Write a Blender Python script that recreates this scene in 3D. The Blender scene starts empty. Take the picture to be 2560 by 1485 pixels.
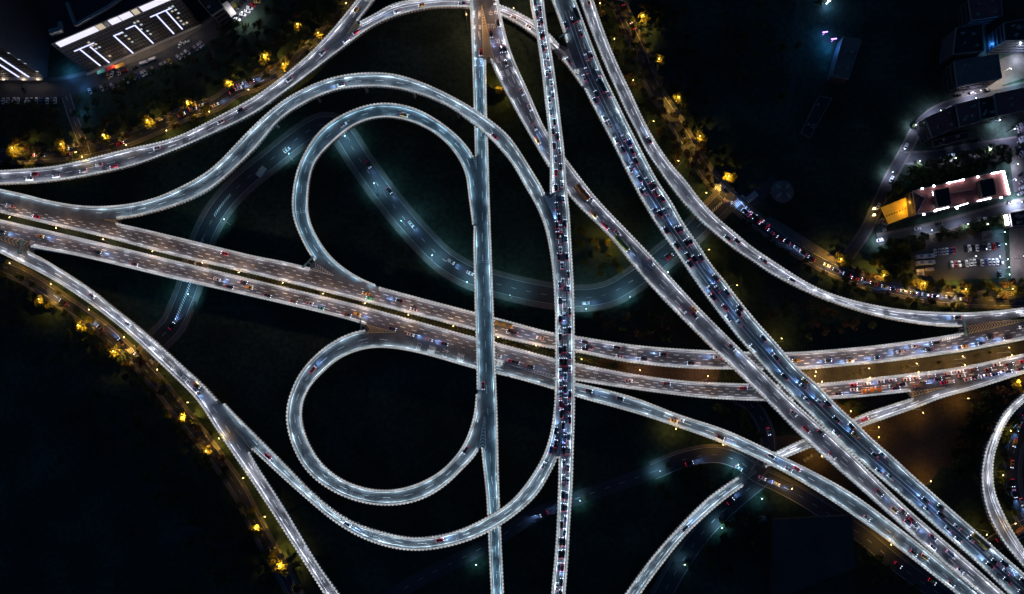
import bpy, bmesh, math, random
import numpy as np
from mathutils import Vector, Matrix
random.seed(7); RNG = np.random.default_rng(7)
SC = bpy.context.scene
COL = SC.collection

# ---------------------------------------------------------------- camera, sky, moon, exposure
CAMH = 450.0                      # camera height above the ground, looking straight down
SPX = 0.25                        # metres on the ground per photograph pixel
cam = bpy.data.objects.new("camera", bpy.data.cameras.new("camera"))
COL.objects.link(cam); SC.camera = cam
TILT = math.radians(8.0)          # the photograph looks slightly towards its top edge
cam.location = (0, 0, CAMH); cam.rotation_euler = (TILT, 0, 0)
cam.data.sensor_fit = 'HORIZONTAL'; cam.data.sensor_width = 36.0
cam.data.lens = 36.0 * CAMH / (2560 * SPX)
cam.data.clip_start = 1.0; cam.data.clip_end = 5000.0

W = bpy.data.worlds.new("World"); SC.world = W; W.use_nodes = True
wn = W.node_tree.nodes; wl = W.node_tree.links
bg = wn.get("Background") or wn.new("ShaderNodeBackground")
sky = wn.new("ShaderNodeTexSky"); sky.sky_type = 'NISHITA'; sky.sun_disc = False
sky.sun_elevation = math.radians(-0.5); sky.sun_rotation = math.radians(290)
tint = wn.new("ShaderNodeVectorMath"); tint.operation = 'MULTIPLY'; tint.inputs[1].default_value = (0.3, 1.0, 2.5)   # the blue of the city's night sky
wl.new(sky.outputs[0], tint.inputs[0]); wl.new(tint.outputs[0], bg.inputs[0]); bg.inputs[1].default_value = 0.10

sunl = bpy.data.lights.new("moon", 'SUN'); sunl.energy = 0.004; sunl.angle = math.radians(0.5)
sunl.color = (0.75, 0.85, 1.0)
sun = bpy.data.objects.new("moon", sunl); COL.objects.link(sun)
sun.rotation_euler = (math.radians(35), 0, math.radians(60))
SC.view_settings.view_transform = 'Standard'; SC.view_settings.look = 'None'
SC.view_settings.exposure = 0.0; SC.view_settings.gamma = 1.0
SC.render.engine = 'CYCLES'
SC.cycles.use_denoising = True
SC.cycles.max_bounces = 5; SC.cycles.diffuse_bounces = 2; SC.cycles.glossy_bounces = 2
SC.cycles.use_light_tree = True
SC.cycles.sample_clamp_indirect = 4.0

# brightness of the lamps and of the added coping glow
LED_DECK = 23.0      # lamps under the parapet lip that light the deck
COPING_GLOW = 0.54       # glow of parapet coping and lobe caps, put in as emission
SODIUM = (1.0, 0.56, 0.09)

# ---------------------------------------------------------------- helpers
FPX = CAMH / SPX                  # focal length in photograph pixels
def ray(px, py):
    xc = (px - 1280.0) / FPX; yc = (742.5 - py) / FPX
    return xc, yc * math.cos(TILT) + math.sin(TILT), yc * math.sin(TILT) - math.cos(TILT)
def P(px, py, z=0.0):             # the point at height z seen at a photograph pixel
    x, y, d = ray(px, py); k = (z - CAMH) / d
    return x * k, y * k, z
def PV(c, z):
    x, y, d = ray(c[:, 0], c[:, 1]); k = (z - CAMH) / d
    return np.column_stack([x * k, y * k])
def PW(px, py, q, n):             # the point of the upright plane through q with normal n seen at a pixel
    d = Vector(ray(px, py)); o = Vector((0, 0, CAMH)); n = Vector((n[0], n[1], 0))
    return o + d * (n.dot(Vector(q) - o) / n.dot(d))

def tag(o, label=None, cat=None, group=None, kind=None):
    if label: o['label'] = label
    if cat: o['category'] = cat
    if group: o['group'] = group
    if kind: o['kind'] = kind
    return o

def empty(name, loc, label, cat, group=None, rz=0.0):
    o = bpy.data.objects.new(name, None); COL.objects.link(o)
    o.empty_display_size = 1.0
    o.location = loc; o.rotation_euler = (0, 0, rz)
    return tag(o, label, cat, group)

def link_mesh(name, me, parent=None, loc=None):
    o = bpy.data.objects.new(name, me); COL.objects.link(o)
    if parent is not None: o.parent = parent
    if loc is not None: o.location = loc
    return o

class MB:
    """collects vertices and faces for ONE mesh object"""
    def __init__(s): s.v = []; s.f = []; s.m = []
    def add(s, vs, fs, m=0):
        b = len(s.v); s.v.extend([tuple(map(float, q)) for q in vs])
        for f in fs: s.f.append(tuple(b + i for i in f)); s.m.append(m)
    def box(s, c, d, m=0, rz=0.0, taper=1.0):
        cx, cy, cz = c; dx, dy, dz = d[0] / 2, d[1] / 2, d[2] / 2
        ca, sa = math.cos(rz), math.sin(rz); vs = []
        for z, t in ((-dz, 1), (dz, taper)):
            for x, y in ((-dx, -dy), (dx, -dy), (dx, dy), (-dx, dy)):
                x *= t; y *= t
                vs.append((cx + x * ca - y * sa, cy + x * sa + y * ca, cz + z))
        s.add(vs, [(3, 2, 1, 0), (4, 5, 6, 7), (0, 1, 5, 4), (1, 2, 6, 5), (2, 3, 7, 6), (3, 0, 4, 7)], m)
    def prism(s, poly, z0, z1, m=0, mtop=None, top=None, bottom=True):
        n = len(poly); tp = top or poly
        area = sum(poly[i][0] * poly[(i + 1) % n][1] - poly[(i + 1) % n][0] * poly[i][1] for i in range(n))
        if area < 0: poly = poly[::-1]; tp = tp[::-1]
        vs = [(x, y, z0) for x, y in poly] + [(x, y, z1) for x, y in tp]
        s.add(vs, [(i, (i + 1) % n, n + (i + 1) % n, n + i) for i in range(n)], m)
        s.add(vs[n:], [tuple(range(n))], m if mtop is None else mtop)
        if bottom: s.add(vs[:n], [tuple(range(n))[::-1]], m)
    def tube(s, p, q, r0, r1=None, n=6, m=0):
        r1 = r0 if r1 is None else r1
        p = Vector(p); q = Vector(q); d = (q - p).normalized()
        a = d.orthogonal().normalized(); b = d.cross(a)
        vs = [p + (a * math.cos(2 * math.pi * i / n) + b * math.sin(2 * math.pi * i / n)) * r0 for i in range(n)]
        vs += [q + (a * math.cos(2 * math.pi * i / n) + b * math.sin(2 * math.pi * i / n)) * r1 for i in range(n)]
        s.add(vs, [(i, (i + 1) % n, n + (i + 1) % n, n + i) for i in range(n)] + [tuple(range(n))[::-1], tuple(range(n, 2 * n))], m)
    def strip(s, a, b, m=0, up=True):
        """ribbon between two rows of points"""
        n = len(a); base = len(s.v)
        s.v.extend([tuple(map(float, q)) for q in a]); s.v.extend([tuple(map(float, q)) for q in b])
        for i in range(n - 1):
            f = (base + i, base + i + 1, base + n + i + 1, base + n + i)
            s.f.append(f); s.m.append(m)
    def mesh(s, name, mats, off=(0, 0, 0), up=False):
        me = bpy.data.meshes.new(name)
        v = np.array(s.v, dtype=float).reshape(-1, 3) - np.array(off, dtype=float)
        me.from_pydata(v.tolist(), [], s.f)
        for mt in mats: me.materials.append(mt)
        if len(mats) > 1: me.polygons.foreach_set("material_index", s.m)
        if up:                                  # ribbons and ground sheets face the sky
            bm = bmesh.new(); bm.from_mesh(me)
            for f in bm.faces:
                if f.normal.z < 0: f.normal_flip()
            bm.to_mesh(me); bm.free()
        me.update(); return me
    def obj(s, name, mats, parent=None, off=(0, 0, 0), up=False):
        if not isinstance(mats, (list, tuple)): mats = [mats]
        if not s.v: return None
        return link_mesh(name, s.mesh(name, mats, off, up), parent)

# ---------------------------------------------------------------- materials
def mat(name, col, rough=0.6, metal=0.0, emit=None, strength=0.0, spec=0.5, noise=None, transl=0.0, vary=0.0):
    m = bpy.data.materials.new(name); m.use_nodes = True
    nt = m.node_tree; b = nt.nodes["Principled BSDF"]
    b.inputs["Base Color"].default_value = (*col, 1); b.inputs["Roughness"].default_value = rough
    b.inputs["Metallic"].default_value = metal
    b.inputs["Specular IOR Level"].default_value = spec
    if emit:
        b.inputs["Emission Color"].default_value = (*emit, 1); b.inputs["Emission Strength"].default_value = strength
    if noise:                                   # noise: list of (scale, amount) giving dirt and wear in the colour
        geo = nt.nodes.new("ShaderNodeNewGeometry"); last = None
        for sc, am in noise:
            nz = nt.nodes.new("ShaderNodeTexNoise"); nz.inputs["Scale"].default_value = sc; nz.inputs["Detail"].default_value = 5
            nt.links.new(geo.outputs["Position"], nz.inputs["Vector"])
            mr = nt.nodes.new("ShaderNodeMapRange")
            mr.inputs[1].default_value = 0.3; mr.inputs[2].default_value = 0.7
            mr.inputs[3].default_value = 1 - am; mr.inputs[4].default_value = 1 + am
            nt.links.new(nz.outputs["Fac"], mr.inputs[0])
            if last is None: last = mr.outputs[0]
            else:
                mu = nt.nodes.new("ShaderNodeMath"); mu.operation = 'MULTIPLY'
                nt.links.new(last, mu.inputs[0]); nt.links.new(mr.outputs[0], mu.inputs[1]); last = mu.outputs[0]
        mx = nt.nodes.new("ShaderNodeVectorMath"); mx.operation = 'SCALE'
        mx.inputs[0].default_value = col
        nt.links.new(last, mx.inputs["Scale"]); nt.links.new(mx.outputs[0], b.inputs["Base Color"])
        if vary:
            oi = nt.nodes.new("ShaderNodeObjectInfo")
            mr = nt.nodes.new("ShaderNodeMapRange"); mr.inputs[3].default_value = 1 - vary; mr.inputs[4].default_value = 1 + vary
            nt.links.new(oi.outputs["Random"], mr.inputs[0])
            mu = nt.nodes.new("ShaderNodeMath"); mu.operation = 'MULTIPLY'
            nt.links.new(last, mu.inputs[0]); nt.links.new(mr.outputs[0], mu.inputs[1])
            nt.links.new(mu.outputs[0], mx.inputs["Scale"])
    if transl:
        tr = nt.nodes.new("ShaderNodeBsdfTranslucent"); ms = nt.nodes.new("ShaderNodeMixShader")
        tr.inputs[0].default_value = (*[min(1, c * 1.5) for c in col], 1)
        ms.inputs[0].default_value = transl
        nt.links.new(b.outputs[0], ms.inputs[1]); nt.links.new(tr.outputs[0], ms.inputs[2])
        nt.links.new(ms.outputs[0], nt.nodes["Material Output"].inputs[0])
    return m

def led_mat(name, col, strength, lo=0.18, scale=0.2, second=(0.25, 1.7), hi=1.9):
    """a run of lamps: the modules differ in brightness along the road"""
    m = bpy.data.materials.new(name); m.use_nodes = True; nt = m.node_tree
    for n in list(nt.nodes): nt.nodes.remove(n)
    out = nt.nodes.new("ShaderNodeOutputMaterial"); em = nt.nodes.new("ShaderNodeEmission")
    em.inputs[0].default_value = (*col, 1)
    geo = nt.nodes.new("ShaderNodeNewGeometry"); last = None
    for sc, a, b_, d in ((scale, lo, hi, 2), (scale * 3.2, second[0], second[1], 0)):
        nz = nt.nodes.new("ShaderNodeTexNoise"); nz.inputs["Scale"].default_value = sc; nz.inputs["Detail"].default_value = d
        nt.links.new(geo.outputs["Position"], nz.inputs["Vector"])
        mr = nt.nodes.new("ShaderNodeMapRange"); mr.inputs[1].default_value = 0.36; mr.inputs[2].default_value = 0.64
        mr.inputs[3].default_value = a; mr.inputs[4].default_value = b_
        nt.links.new(nz.outputs["Fac"], mr.inputs[0])
        if last is None: last = mr.outputs[0]
        else:
            mu = nt.nodes.new("ShaderNodeMath"); mu.operation = 'MULTIPLY'
            nt.links.new(last, mu.inputs[0]); nt.links.new(mr.outputs[0], mu.inputs[1]); last = mu.outputs[0]
    mu = nt.nodes.new("ShaderNodeMath"); mu.operation = 'MULTIPLY'; mu.inputs[1].default_value = strength
    nt.links.new(last, mu.inputs[0]); nt.links.new(mu.outputs[0], em.inputs[1])
    nt.links.new(em.outputs[0], out.inputs[0])
    return m

def flat_emit(name, col, strength):
    return mat(name, (0.02, 0.02, 0.02), 0.5, emit=col, strength=strength)

M = {}
M['deck'] = mat("viaduct_asphalt", (0.105, 0.112, 0.125), 0.75, noise=[(0.05, 0.30), (0.22, 0.28), (1.1, 0.16)])
M['conc'] = mat("concrete", (0.20, 0.20, 0.20), 0.8, noise=[(0.4, 0.15)])
M['coping'] = mat("white_coping", (0.62, 0.64, 0.66), 0.6, noise=[(0.5, 0.12)])
M['paint'] = mat("road_paint", (0.80, 0.80, 0.78), 0.6, noise=[(1.3, 0.2)])
M['sodium_paint'] = mat("sodium_tinted_road_paint", (0.75, 0.58, 0.26), 0.6, noise=[(1.3, 0.25)])  # sodium lamp colour mixed into the white road paint
M['joint'] = mat("expansion_joint", (0.42, 0.42, 0.42), 0.5)
M['road'] = mat("street_asphalt", (0.045, 0.045, 0.05), 0.7, noise=[(0.08, 0.2), (1.0, 0.15)])
M['pave'] = mat("paving", (0.13, 0.115, 0.10), 0.8, noise=[(0.3, 0.2), (2.0, 0.2)])
M['grass'] = mat("night_grass", (0.030, 0.050, 0.036), 0.95, spec=0.1, noise=[(0.03, 0.5), (0.35, 0.35)])
M['path'] = mat("gravel_path", (0.045, 0.045, 0.045), 0.9, noise=[(0.3, 0.3)])
M['soil'] = mat("bare_soil", (0.075, 0.05, 0.032), 0.9, noise=[(0.05, 0.4), (0.6, 0.3)])
M['verge'] = mat("median_grass", (0.048, 0.044, 0.016), 0.9, noise=[(0.15, 0.4), (1.2, 0.4)])
for k, c, s in (('led', (0.66, 0.86, 1.0), LED_DECK), ('led_teal', (0.46, 0.79, 1.0), LED_DECK * 0.85), ('led_lav', (0.86, 0.88, 1.0), LED_DECK)):
    M[k] = led_mat(k + "_lamps", c, s)
M['led_dim'] = led_mat('led_dim_lamps', (0.90, 0.89, 1.0), LED_DECK * .5)
M['rope'] = led_mat("rope_lamps", (0.93, 0.97, 1.0), COPING_GLOW, lo=0.8, scale=0.07, second=(.85, 1.1), hi=1.15)
# ---------------------------------------------------------------- viaducts
def cr(pts, n=900):
    """Catmull-Rom through the points, evenly resampled by arc length"""
    p = np.array(pts, float); q = np.vstack([2 * p[0] - p[1], p, 2 * p[-1] - p[-2]]); out = []
    for i in range(1, len(q) - 2):
        p0, p1, p2, p3 = q[i - 1:i + 3]
        d = max(2, int(np.hypot(*(p2 - p1)) / 2))
        t0 = 0.0; t1 = t0 + np.hypot(*(p1 - p0)) ** .5; t2 = t1 + np.hypot(*(p2 - p1)) ** .5; t3 = t2 + np.hypot(*(p3 - p2)) ** .5
        t = np.linspace(t1, t2, d, endpoint=False)[:, None]
        a1 = (t1 - t) / (t1 - t0) * p0 + (t - t0) / (t1 - t0) * p1
        a2 = (t2 - t) / (t2 - t1) * p1 + (t - t1) / (t2 - t1) * p2
        a3 = (t3 - t) / (t3 - t2) * p2 + (t - t2) / (t3 - t2) * p3
        b1 = (t2 - t) / (t2 - t0) * a1 + (t - t0) / (t2 - t0) * a2
        b2 = (t3 - t) / (t3 - t1) * a2 + (t - t1) / (t3 - t1) * a3
        out.append((t2 - t) / (t2 - t1) * b1 + (t - t1) / (t2 - t1) * b2)
    out.append(p[-1:]); return resample(np.vstack(out), n)

def resample(c, n=None, step=None):
    s = np.r_[0, np.cumsum(np.hypot(*np.diff(c[:, :2], axis=0).T))]
    if step: n = max(2, int(round(s[-1] / step)) + 1)
    t = np.linspace(0, s[-1], n)
    return np.column_stack([np.interp(t, s, c[:, i]) for i in range(c.shape[1])])

def smooth(a, w):
    if w < 2: return a
    k = np.ones(2 * w + 1) / (2 * w + 1)
    return np.column_stack([np.convolve(np.r_[2 * c[0] - c[w:0:-1], c, 2 * c[-1] - c[-2:-w - 2:-1]], k, 'valid') for c in a.T])

def frame(c):
    t = np.gradient(c, axis=0); t /= np.hypot(*t.T)[:, None]
    return t, np.column_stack([-t[:, 1], t[:, 0]])

class Way:
    def __init__(s, key, A, B, zs, off=0.0):
        a = cr(A); b = cr(B)
        dist = np.hypot(a[:, None, 0] - b[None, :, 0], a[:, None, 1] - b[None, :, 1])
        # pair the two edges: average of nearest-point pairing from each side
        ca = (a + b[dist.argmin(1)]) / 2
        c = resample(smooth(resample(ca, 900), 10), 900)
        t, n = frame(c)
        def edge(e):                            # signed distance of the edge along the normal
            out = np.empty(len(c))
            for i in range(len(c)):
                r = e - c[i]; al = r @ t[i]; la = r @ n[i]
                ok = np.abs(la) < 70
                j = np.where(ok, np.abs(al), 1e9).argmin(); out[i] = la[j]
            return out
        ea, eb = edge(a), edge(b)
        ea = smooth(ea[:, None], 12)[:, 0]; eb = smooth(eb[:, None], 12)[:, 0]
        s.aside = -1.0 if ea.mean() > eb.mean() else 1.0       # +1: the first edge lies left of travel
        c = c + n * ((ea + eb) / 2)[:, None]; w = np.abs(ea - eb)
        fr = np.linspace(0, 1, 900); z = np.interp(fr, [q[0] for q in zs], [q[1] for q in zs])
        z = smooth(z[:, None], 45)[:, 0] + off
        l, r = PV(c + n * (w / 2)[:, None], z), PV(c - n * (w / 2)[:, None], z)
        full = resample(np.column_stack([(l + r) / 2, z, np.hypot(*(l - r).T)]), step=0.35)
        s.key = key; s.C = full[:, :2]; s.Z = full[:, 2]; s.W = full[:, 3]
        s.T, s.N = frame(s.C)
        s.S = np.arange(len(s.C)) * 0.35
        s.cs = slice(0, len(s.C), 6)
    def near(s, px, py):
        x, y = 0, 0; z = float(s.Z.mean())
        for _ in range(3):
            x, y, _z = P(px, py, z); i = int(np.hypot(s.C[:, 0] - x, s.C[:, 1] - y).argmin()); z = float(s.Z[i])
        return x, y, z, i
    def at(s, i, o):                            # point at sample(s) i, lateral offset o (metres to the left)
        return s.C[i] + s.N[i] * (o[:, None] if isinstance(o, np.ndarray) else o)

def inside(way, pts, z, margin):
    """which points lie within another way's deck at about the same level"""
    r = pts[:, None, :] - way.C[None, way.cs]
    d2 = (r ** 2).sum(2); j = d2.argmin(1); i = np.arange(len(pts))
    rr = r[i, j]; tt = way.T[way.cs][j]; nn = way.N[way.cs][j]
    la = np.abs((rr * nn).sum(1)); al = np.abs((rr * tt).sum(1))
    return (la < way.W[way.cs][j] / 2 - margin) & (al < 2.5) & (np.abs(z - way.Z[way.cs][j]) < 3.0)

WAYS = {}
def way(key, A, B, zs, off=0.0): WAYS[key] = Way(key, A, B, zs, off)

way('R1', [(-40,429),(0,427),(137,416),(205,402),(308,376),(434,346),(547,292),(640,241),(708,192),(777,133),(832,75),(893,0),(930,-50)],
    [(-40,466),(0,463),(113,457),(239,438),(342,414),(434,380),(513,346),(640,284),(708,236),(765,193),(815,140),(860,95),(900,50),(938,0),(972,-50)], [(0,7),(1,8)])
way('R2', [(715,200),(770,155),(815,112),(860,78),(903,54),(934,38),(982,12),(1037,0),(1110,-8),(1180,-5),(1240,10),(1280,25),(1331,52),(1370,82),(1400,116),(1430,160),(1462,215)],
    [(708,236),(777,185),(845,133),(931,70),(982,46),(1033,31),(1085,22),(1172,22),(1230,34),(1280,55),(1335,91),(1383,127),(1420,171),(1458,226),(1470,250)],
    [(0,8),(.2,8),(.45,6),(.75,6.5),(.93,8),(1,8)], -.05)
way('R3', [(-40,463),(0,472),(60,485),(127,502),(212,515),(291,514),(373,500),(438,475),(527,424),(609,342),(640,311),(708,253),(784,212),(845,192),(914,183),(982,186),(1050,205),(1119,236),(1187,274),(1256,325),(1280,350),(1324,417),(1362,482),(1378,540),(1392,600),(1402,660),(1408,774)],
    [(-40,490),(0,500),(60,515),(127,530),(212,545),(301,548),(376,534),(479,500),(540,465),(640,373),(702,301),(777,253),(845,227),(914,219),(982,222),(1050,238),(1119,267),(1180,310),(1222,345),(1280,412),(1314,472),(1331,500),(1359,562),(1376,644),(1383,710),(1386,774)],
    [(0,5),(.12,5),(.3,9),(.5,15),(.68,19),(1,19)], -.05)
way('R4', [(1172,-40),(1174,0),(1179,120),(1184,274),(1187,387),(1188,450),(1186,520),(1183,600),(1184,664),(1187,780),(1191,924),(1192,1000),(1198,1060),(1204,1135),(1210,1190),(1215,1238),(1219,1320),(1227,1485),(1230,1530)],
    [(1222,-40),(1221,0),(1217,80),(1216,157),(1218,274),(1222,387),(1225,500),(1230,637),(1235,774),(1240,924),(1244,1019),(1248,1190),(1252,1293),(1261,1485),(1263,1530)], [(0,12.5),(1,12.5)])
way('R56', [(1205,-40),(1208,0),(1213,80),(1227,156),(1280,263),(1331,352),(1372,421),(1430,500),(1519,589),(1622,712),(1735,828),(1920,1008),(2009,1098),(2159,1231),(2296,1354),(2447,1485),(2490,1520)],
    [(1242,-40),(1247,0),(1259,62),(1280,135),(1324,236),(1366,328),(1415,397),(1451,445),(1495,500),(1622,633),(1738,760),(1861,883),(1920,941),(1963,985),(2111,1118),(2248,1252),(2399,1385),(2515,1488),(2560,1530)], [(0,12.5),(.2,11.5),(1,11.5)], -.05)
way('R7', [(1322,-40),(1324,0),(1340,86),(1350,154),(1360,239),(1367,301),(1372,346),(1374,404),(1374,486),(1377,540),(1382,600),(1386,700),(1387,774),(1388,1000),(1391,1060),(1395,1149),(1393,1259),(1388,1361),(1377,1485),(1375,1530)],
    [(1358,-40),(1360,0),(1368,68),(1380,137),(1389,197),(1396,250),(1404,318),(1411,378),(1414,421),(1420,496),(1424,530),(1427,583),(1432,668),(1435,719),(1437,840),(1438,925),(1437,1045),(1434,1131),(1432,1206),(1425,1317),(1421,1395),(1414,1485),(1412,1530)], [(0,19),(1,19)])
way('R8', [(1365,-40),(1377,0),(1380,8),(1397,50),(1418,116),(1438,172),(1460,224),(1485,274),(1530,359),(1574,448),(1602,500),(1639,562),(1691,637),(1742,712),(1791,779),(1843,844),(1894,902),(1918,930),(1968,982),(2037,1050),(2088,1100),(2120,1128),(2180,1181),(2240,1231),(2300,1285),(2362,1340),(2423,1392),(2485,1451),(2519,1485),(2570,1530)],
    [(1425,-40),(1438,0),(1457,50),(1483,120),(1510,188),(1539,248),(1556,283),(1580,331),(1602,374),(1624,417),(1648,460),(1676,501),(1710,561),(1744,609),(1778,662),(1803,692),(1849,752),(1894,807),(1937,854),(1997,923),(2037,956),(2088,1009),(2139,1057),(2183,1100),(2225,1136),(2270,1178),(2316,1219),(2360,1258),(2408,1300),(2454,1340),(2500,1382),(2560,1434),(2610,1480)],
    [(0,8),(.17,8),(.32,11.5),(1,11.5)])
way('R13', [(1435,-40),(1448,0),(1469,60),(1486,103),(1510,162),(1541,231),(1563,280),(1590,331),(1614,379),(1645,425),(1671,462),(1700,500),(1751,554),(1794,592),(1837,626),(1880,654),(1920,682),(2043,743),(2221,798),(2389,818),(2440,810),(2500,801),(2560,791),(2620,781)],
    [(1470,-40),(1483,0),(1503,60),(1525,118),(1551,178),(1576,230),(1597,276),(1622,326),(1651,374),(1679,413),(1712,450),(1751,501),(1794,546),(1837,582),(1880,618),(1920,645),(2057,726),(2228,770),(2399,781),(2480,777),(2560,768),(2620,760)], [(0,9),(.75,8),(.9,5),(1,5)], -.05)
way('R10', [(-40,487),(0,497),(100,520),(200,540),(294,558),(434,590),(640,640),(708,653),(770,668),(830,682),(900,703),(968,722),(1187,780),(1280,804),(1386,832),(1437,839),(1595,863),(1786,876),(1964,880),(2080,873),(2194,862),(2300,848),(2365,838),(2440,825),(2500,814),(2560,803),(2620,792)],
    [(-40,524),(0,532),(137,565),(274,597),(434,640),(640,688),(893,751),(1187,827),(1280,852),(1386,873),(1441,881),(1554,904),(1708,921),(1831,924),(2005,924),(2116,915),(2228,904),(2400,880),(2560,850),(2620,839)], [(0,5),(1,5)])
way('R11', [(-40,538),(0,548),(200,594),(434,650),(640,700),(900,763),(1187,842),(1280,866),(1386,895),(1441,907),(1564,931),(1708,951),(1861,958),(2036,958),(2228,938),(2399,917),(2560,883),(2620,870)],
    [(-40,590),(0,601),(82,620),(191,640),(434,698),(640,745),(859,797),(920,815),(1030,850),(1187,892),(1280,916),(1386,944),(1444,953),(1540,968),(1721,992),(1793,998),(1916,1003),(2111,996),(2272,980),(2350,970),(2423,960),(2560,934),(2620,921)], [(0,5),(1,5)])
way('R14', [(1222,985),(1215,1060),(1198,1129),(1163,1166),(1115,1214),(1047,1252),(968,1264),(900,1255),(832,1228),(767,1177),(726,1098),(716,1030),(722,1000),(753,928),(811,869),(860,840),(914,823),(980,832),(1090,860),(1191,888),(1280,912),(1386,942),(1441,956),(1510,972),(1598,997),(1690,1033),(1814,1074),(1920,1123),(2111,1221),(2248,1320),(2453,1485),(2500,1525)],
    [(1189,985),(1187,1020),(1180,1053),(1153,1118),(1109,1170),(1044,1207),(975,1223),(900,1214),(832,1180),(787,1129),(760,1064),(758,1019),(770,979),(804,938),(859,893),(938,871),(1030,880),(1191,924),(1280,945),(1386,975),(1437,992),(1601,1038),(1738,1084),(1827,1118),(1920,1161),(2023,1218),(2194,1334),(2388,1485),(2430,1520)],
    [(0,12.5),(.05,12.5),(.33,5),(1,5)], -.05)
way('R19', [(930,738),(870,715),(815,682),(784,650),(753,596),(734,544),(731,500),(743,428),(770,369),(811,318),(879,277),(948,259),(1016,265),(1078,291),(1146,342),(1182,387),(1195,430),(1203,500),(1208,560)],
    [(968,722),(897,692),(838,650),(801,603),(777,551),(772,500),(787,414),(832,359),(897,311),(968,296),(1050,315),(1119,363),(1160,428),(1172,500),(1181,568),(1186,620)], [(0,5),(.15,5),(.8,12.5),(1,12.5)], -.05)
way('R9', [(560,1003),(600,1045),(640,1084),(702,1146),(804,1248),(879,1300),(955,1327),(1040,1342),(1136,1327),(1218,1290),(1280,1248),(1348,1156),(1372,1094),(1384,1019),(1387,955)],
    [(545,1030),(590,1085),(640,1132),(753,1235),(845,1310),(920,1351),(999,1373),(1068,1375),(1153,1358),(1222,1330),(1280,1294),(1342,1238),(1376,1183),(1396,1139),(1405,1080),(1410,1000),(1411,955)], [(0,7),(.1,7),(.55,18),(.7,19),(1,19)], -.05)
way('R12', [(-60,572),(0,600),(82,632),(219,715),(300,778),(363,828),(450,905),(534,985),(582,1050),(640,1153),(708,1259),(801,1413),(852,1485),(880,1530)],
    [(-60,602),(0,632),(154,712),(298,815),(428,934),(493,1000),(547,1081),(640,1218),(726,1351),(811,1485),(835,1525)], [(0,5),(.4,7),(1,8)])
way('R16', [(2600,905),(2560,915),(2480,938),(2400,957),(2340,975),(2276,995),(2159,1033),(2132,1046),(2004,1098),(1944,1125),(1900,1145)],
    [(2600,926),(2560,934),(2493,955),(2435,973),(2348,997),(2289,1020),(2156,1067),(2029,1118),(1961,1146),(1915,1168)], [(0,5),(.35,5),(.6,4),(.85,2.2),(1,1)], -.05)
way('R17', [(1855,1183),(1848,1187),(1769,1242),(1684,1327),(1622,1399),(1560,1485),(1535,1525)], [(1885,1198),(1875,1204),(1807,1252),(1721,1330),(1656,1409),(1601,1485),(1578,1525)], [(0,1.0),(.3,3.5),(1,7)])
way('R18', [(2575,968),(2535,1000),(2502,1036),(2465,1110),(2452,1163),(2450,1204),(2464,1276),(2502,1351),(2560,1423),(2590,1460)], [(2590,985),(2548,1015),(2515,1055),(2490,1115),(2481,1155),(2484,1224),(2515,1300),(2560,1375),(2600,1430)], [(0,6),(1,6)])

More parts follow.
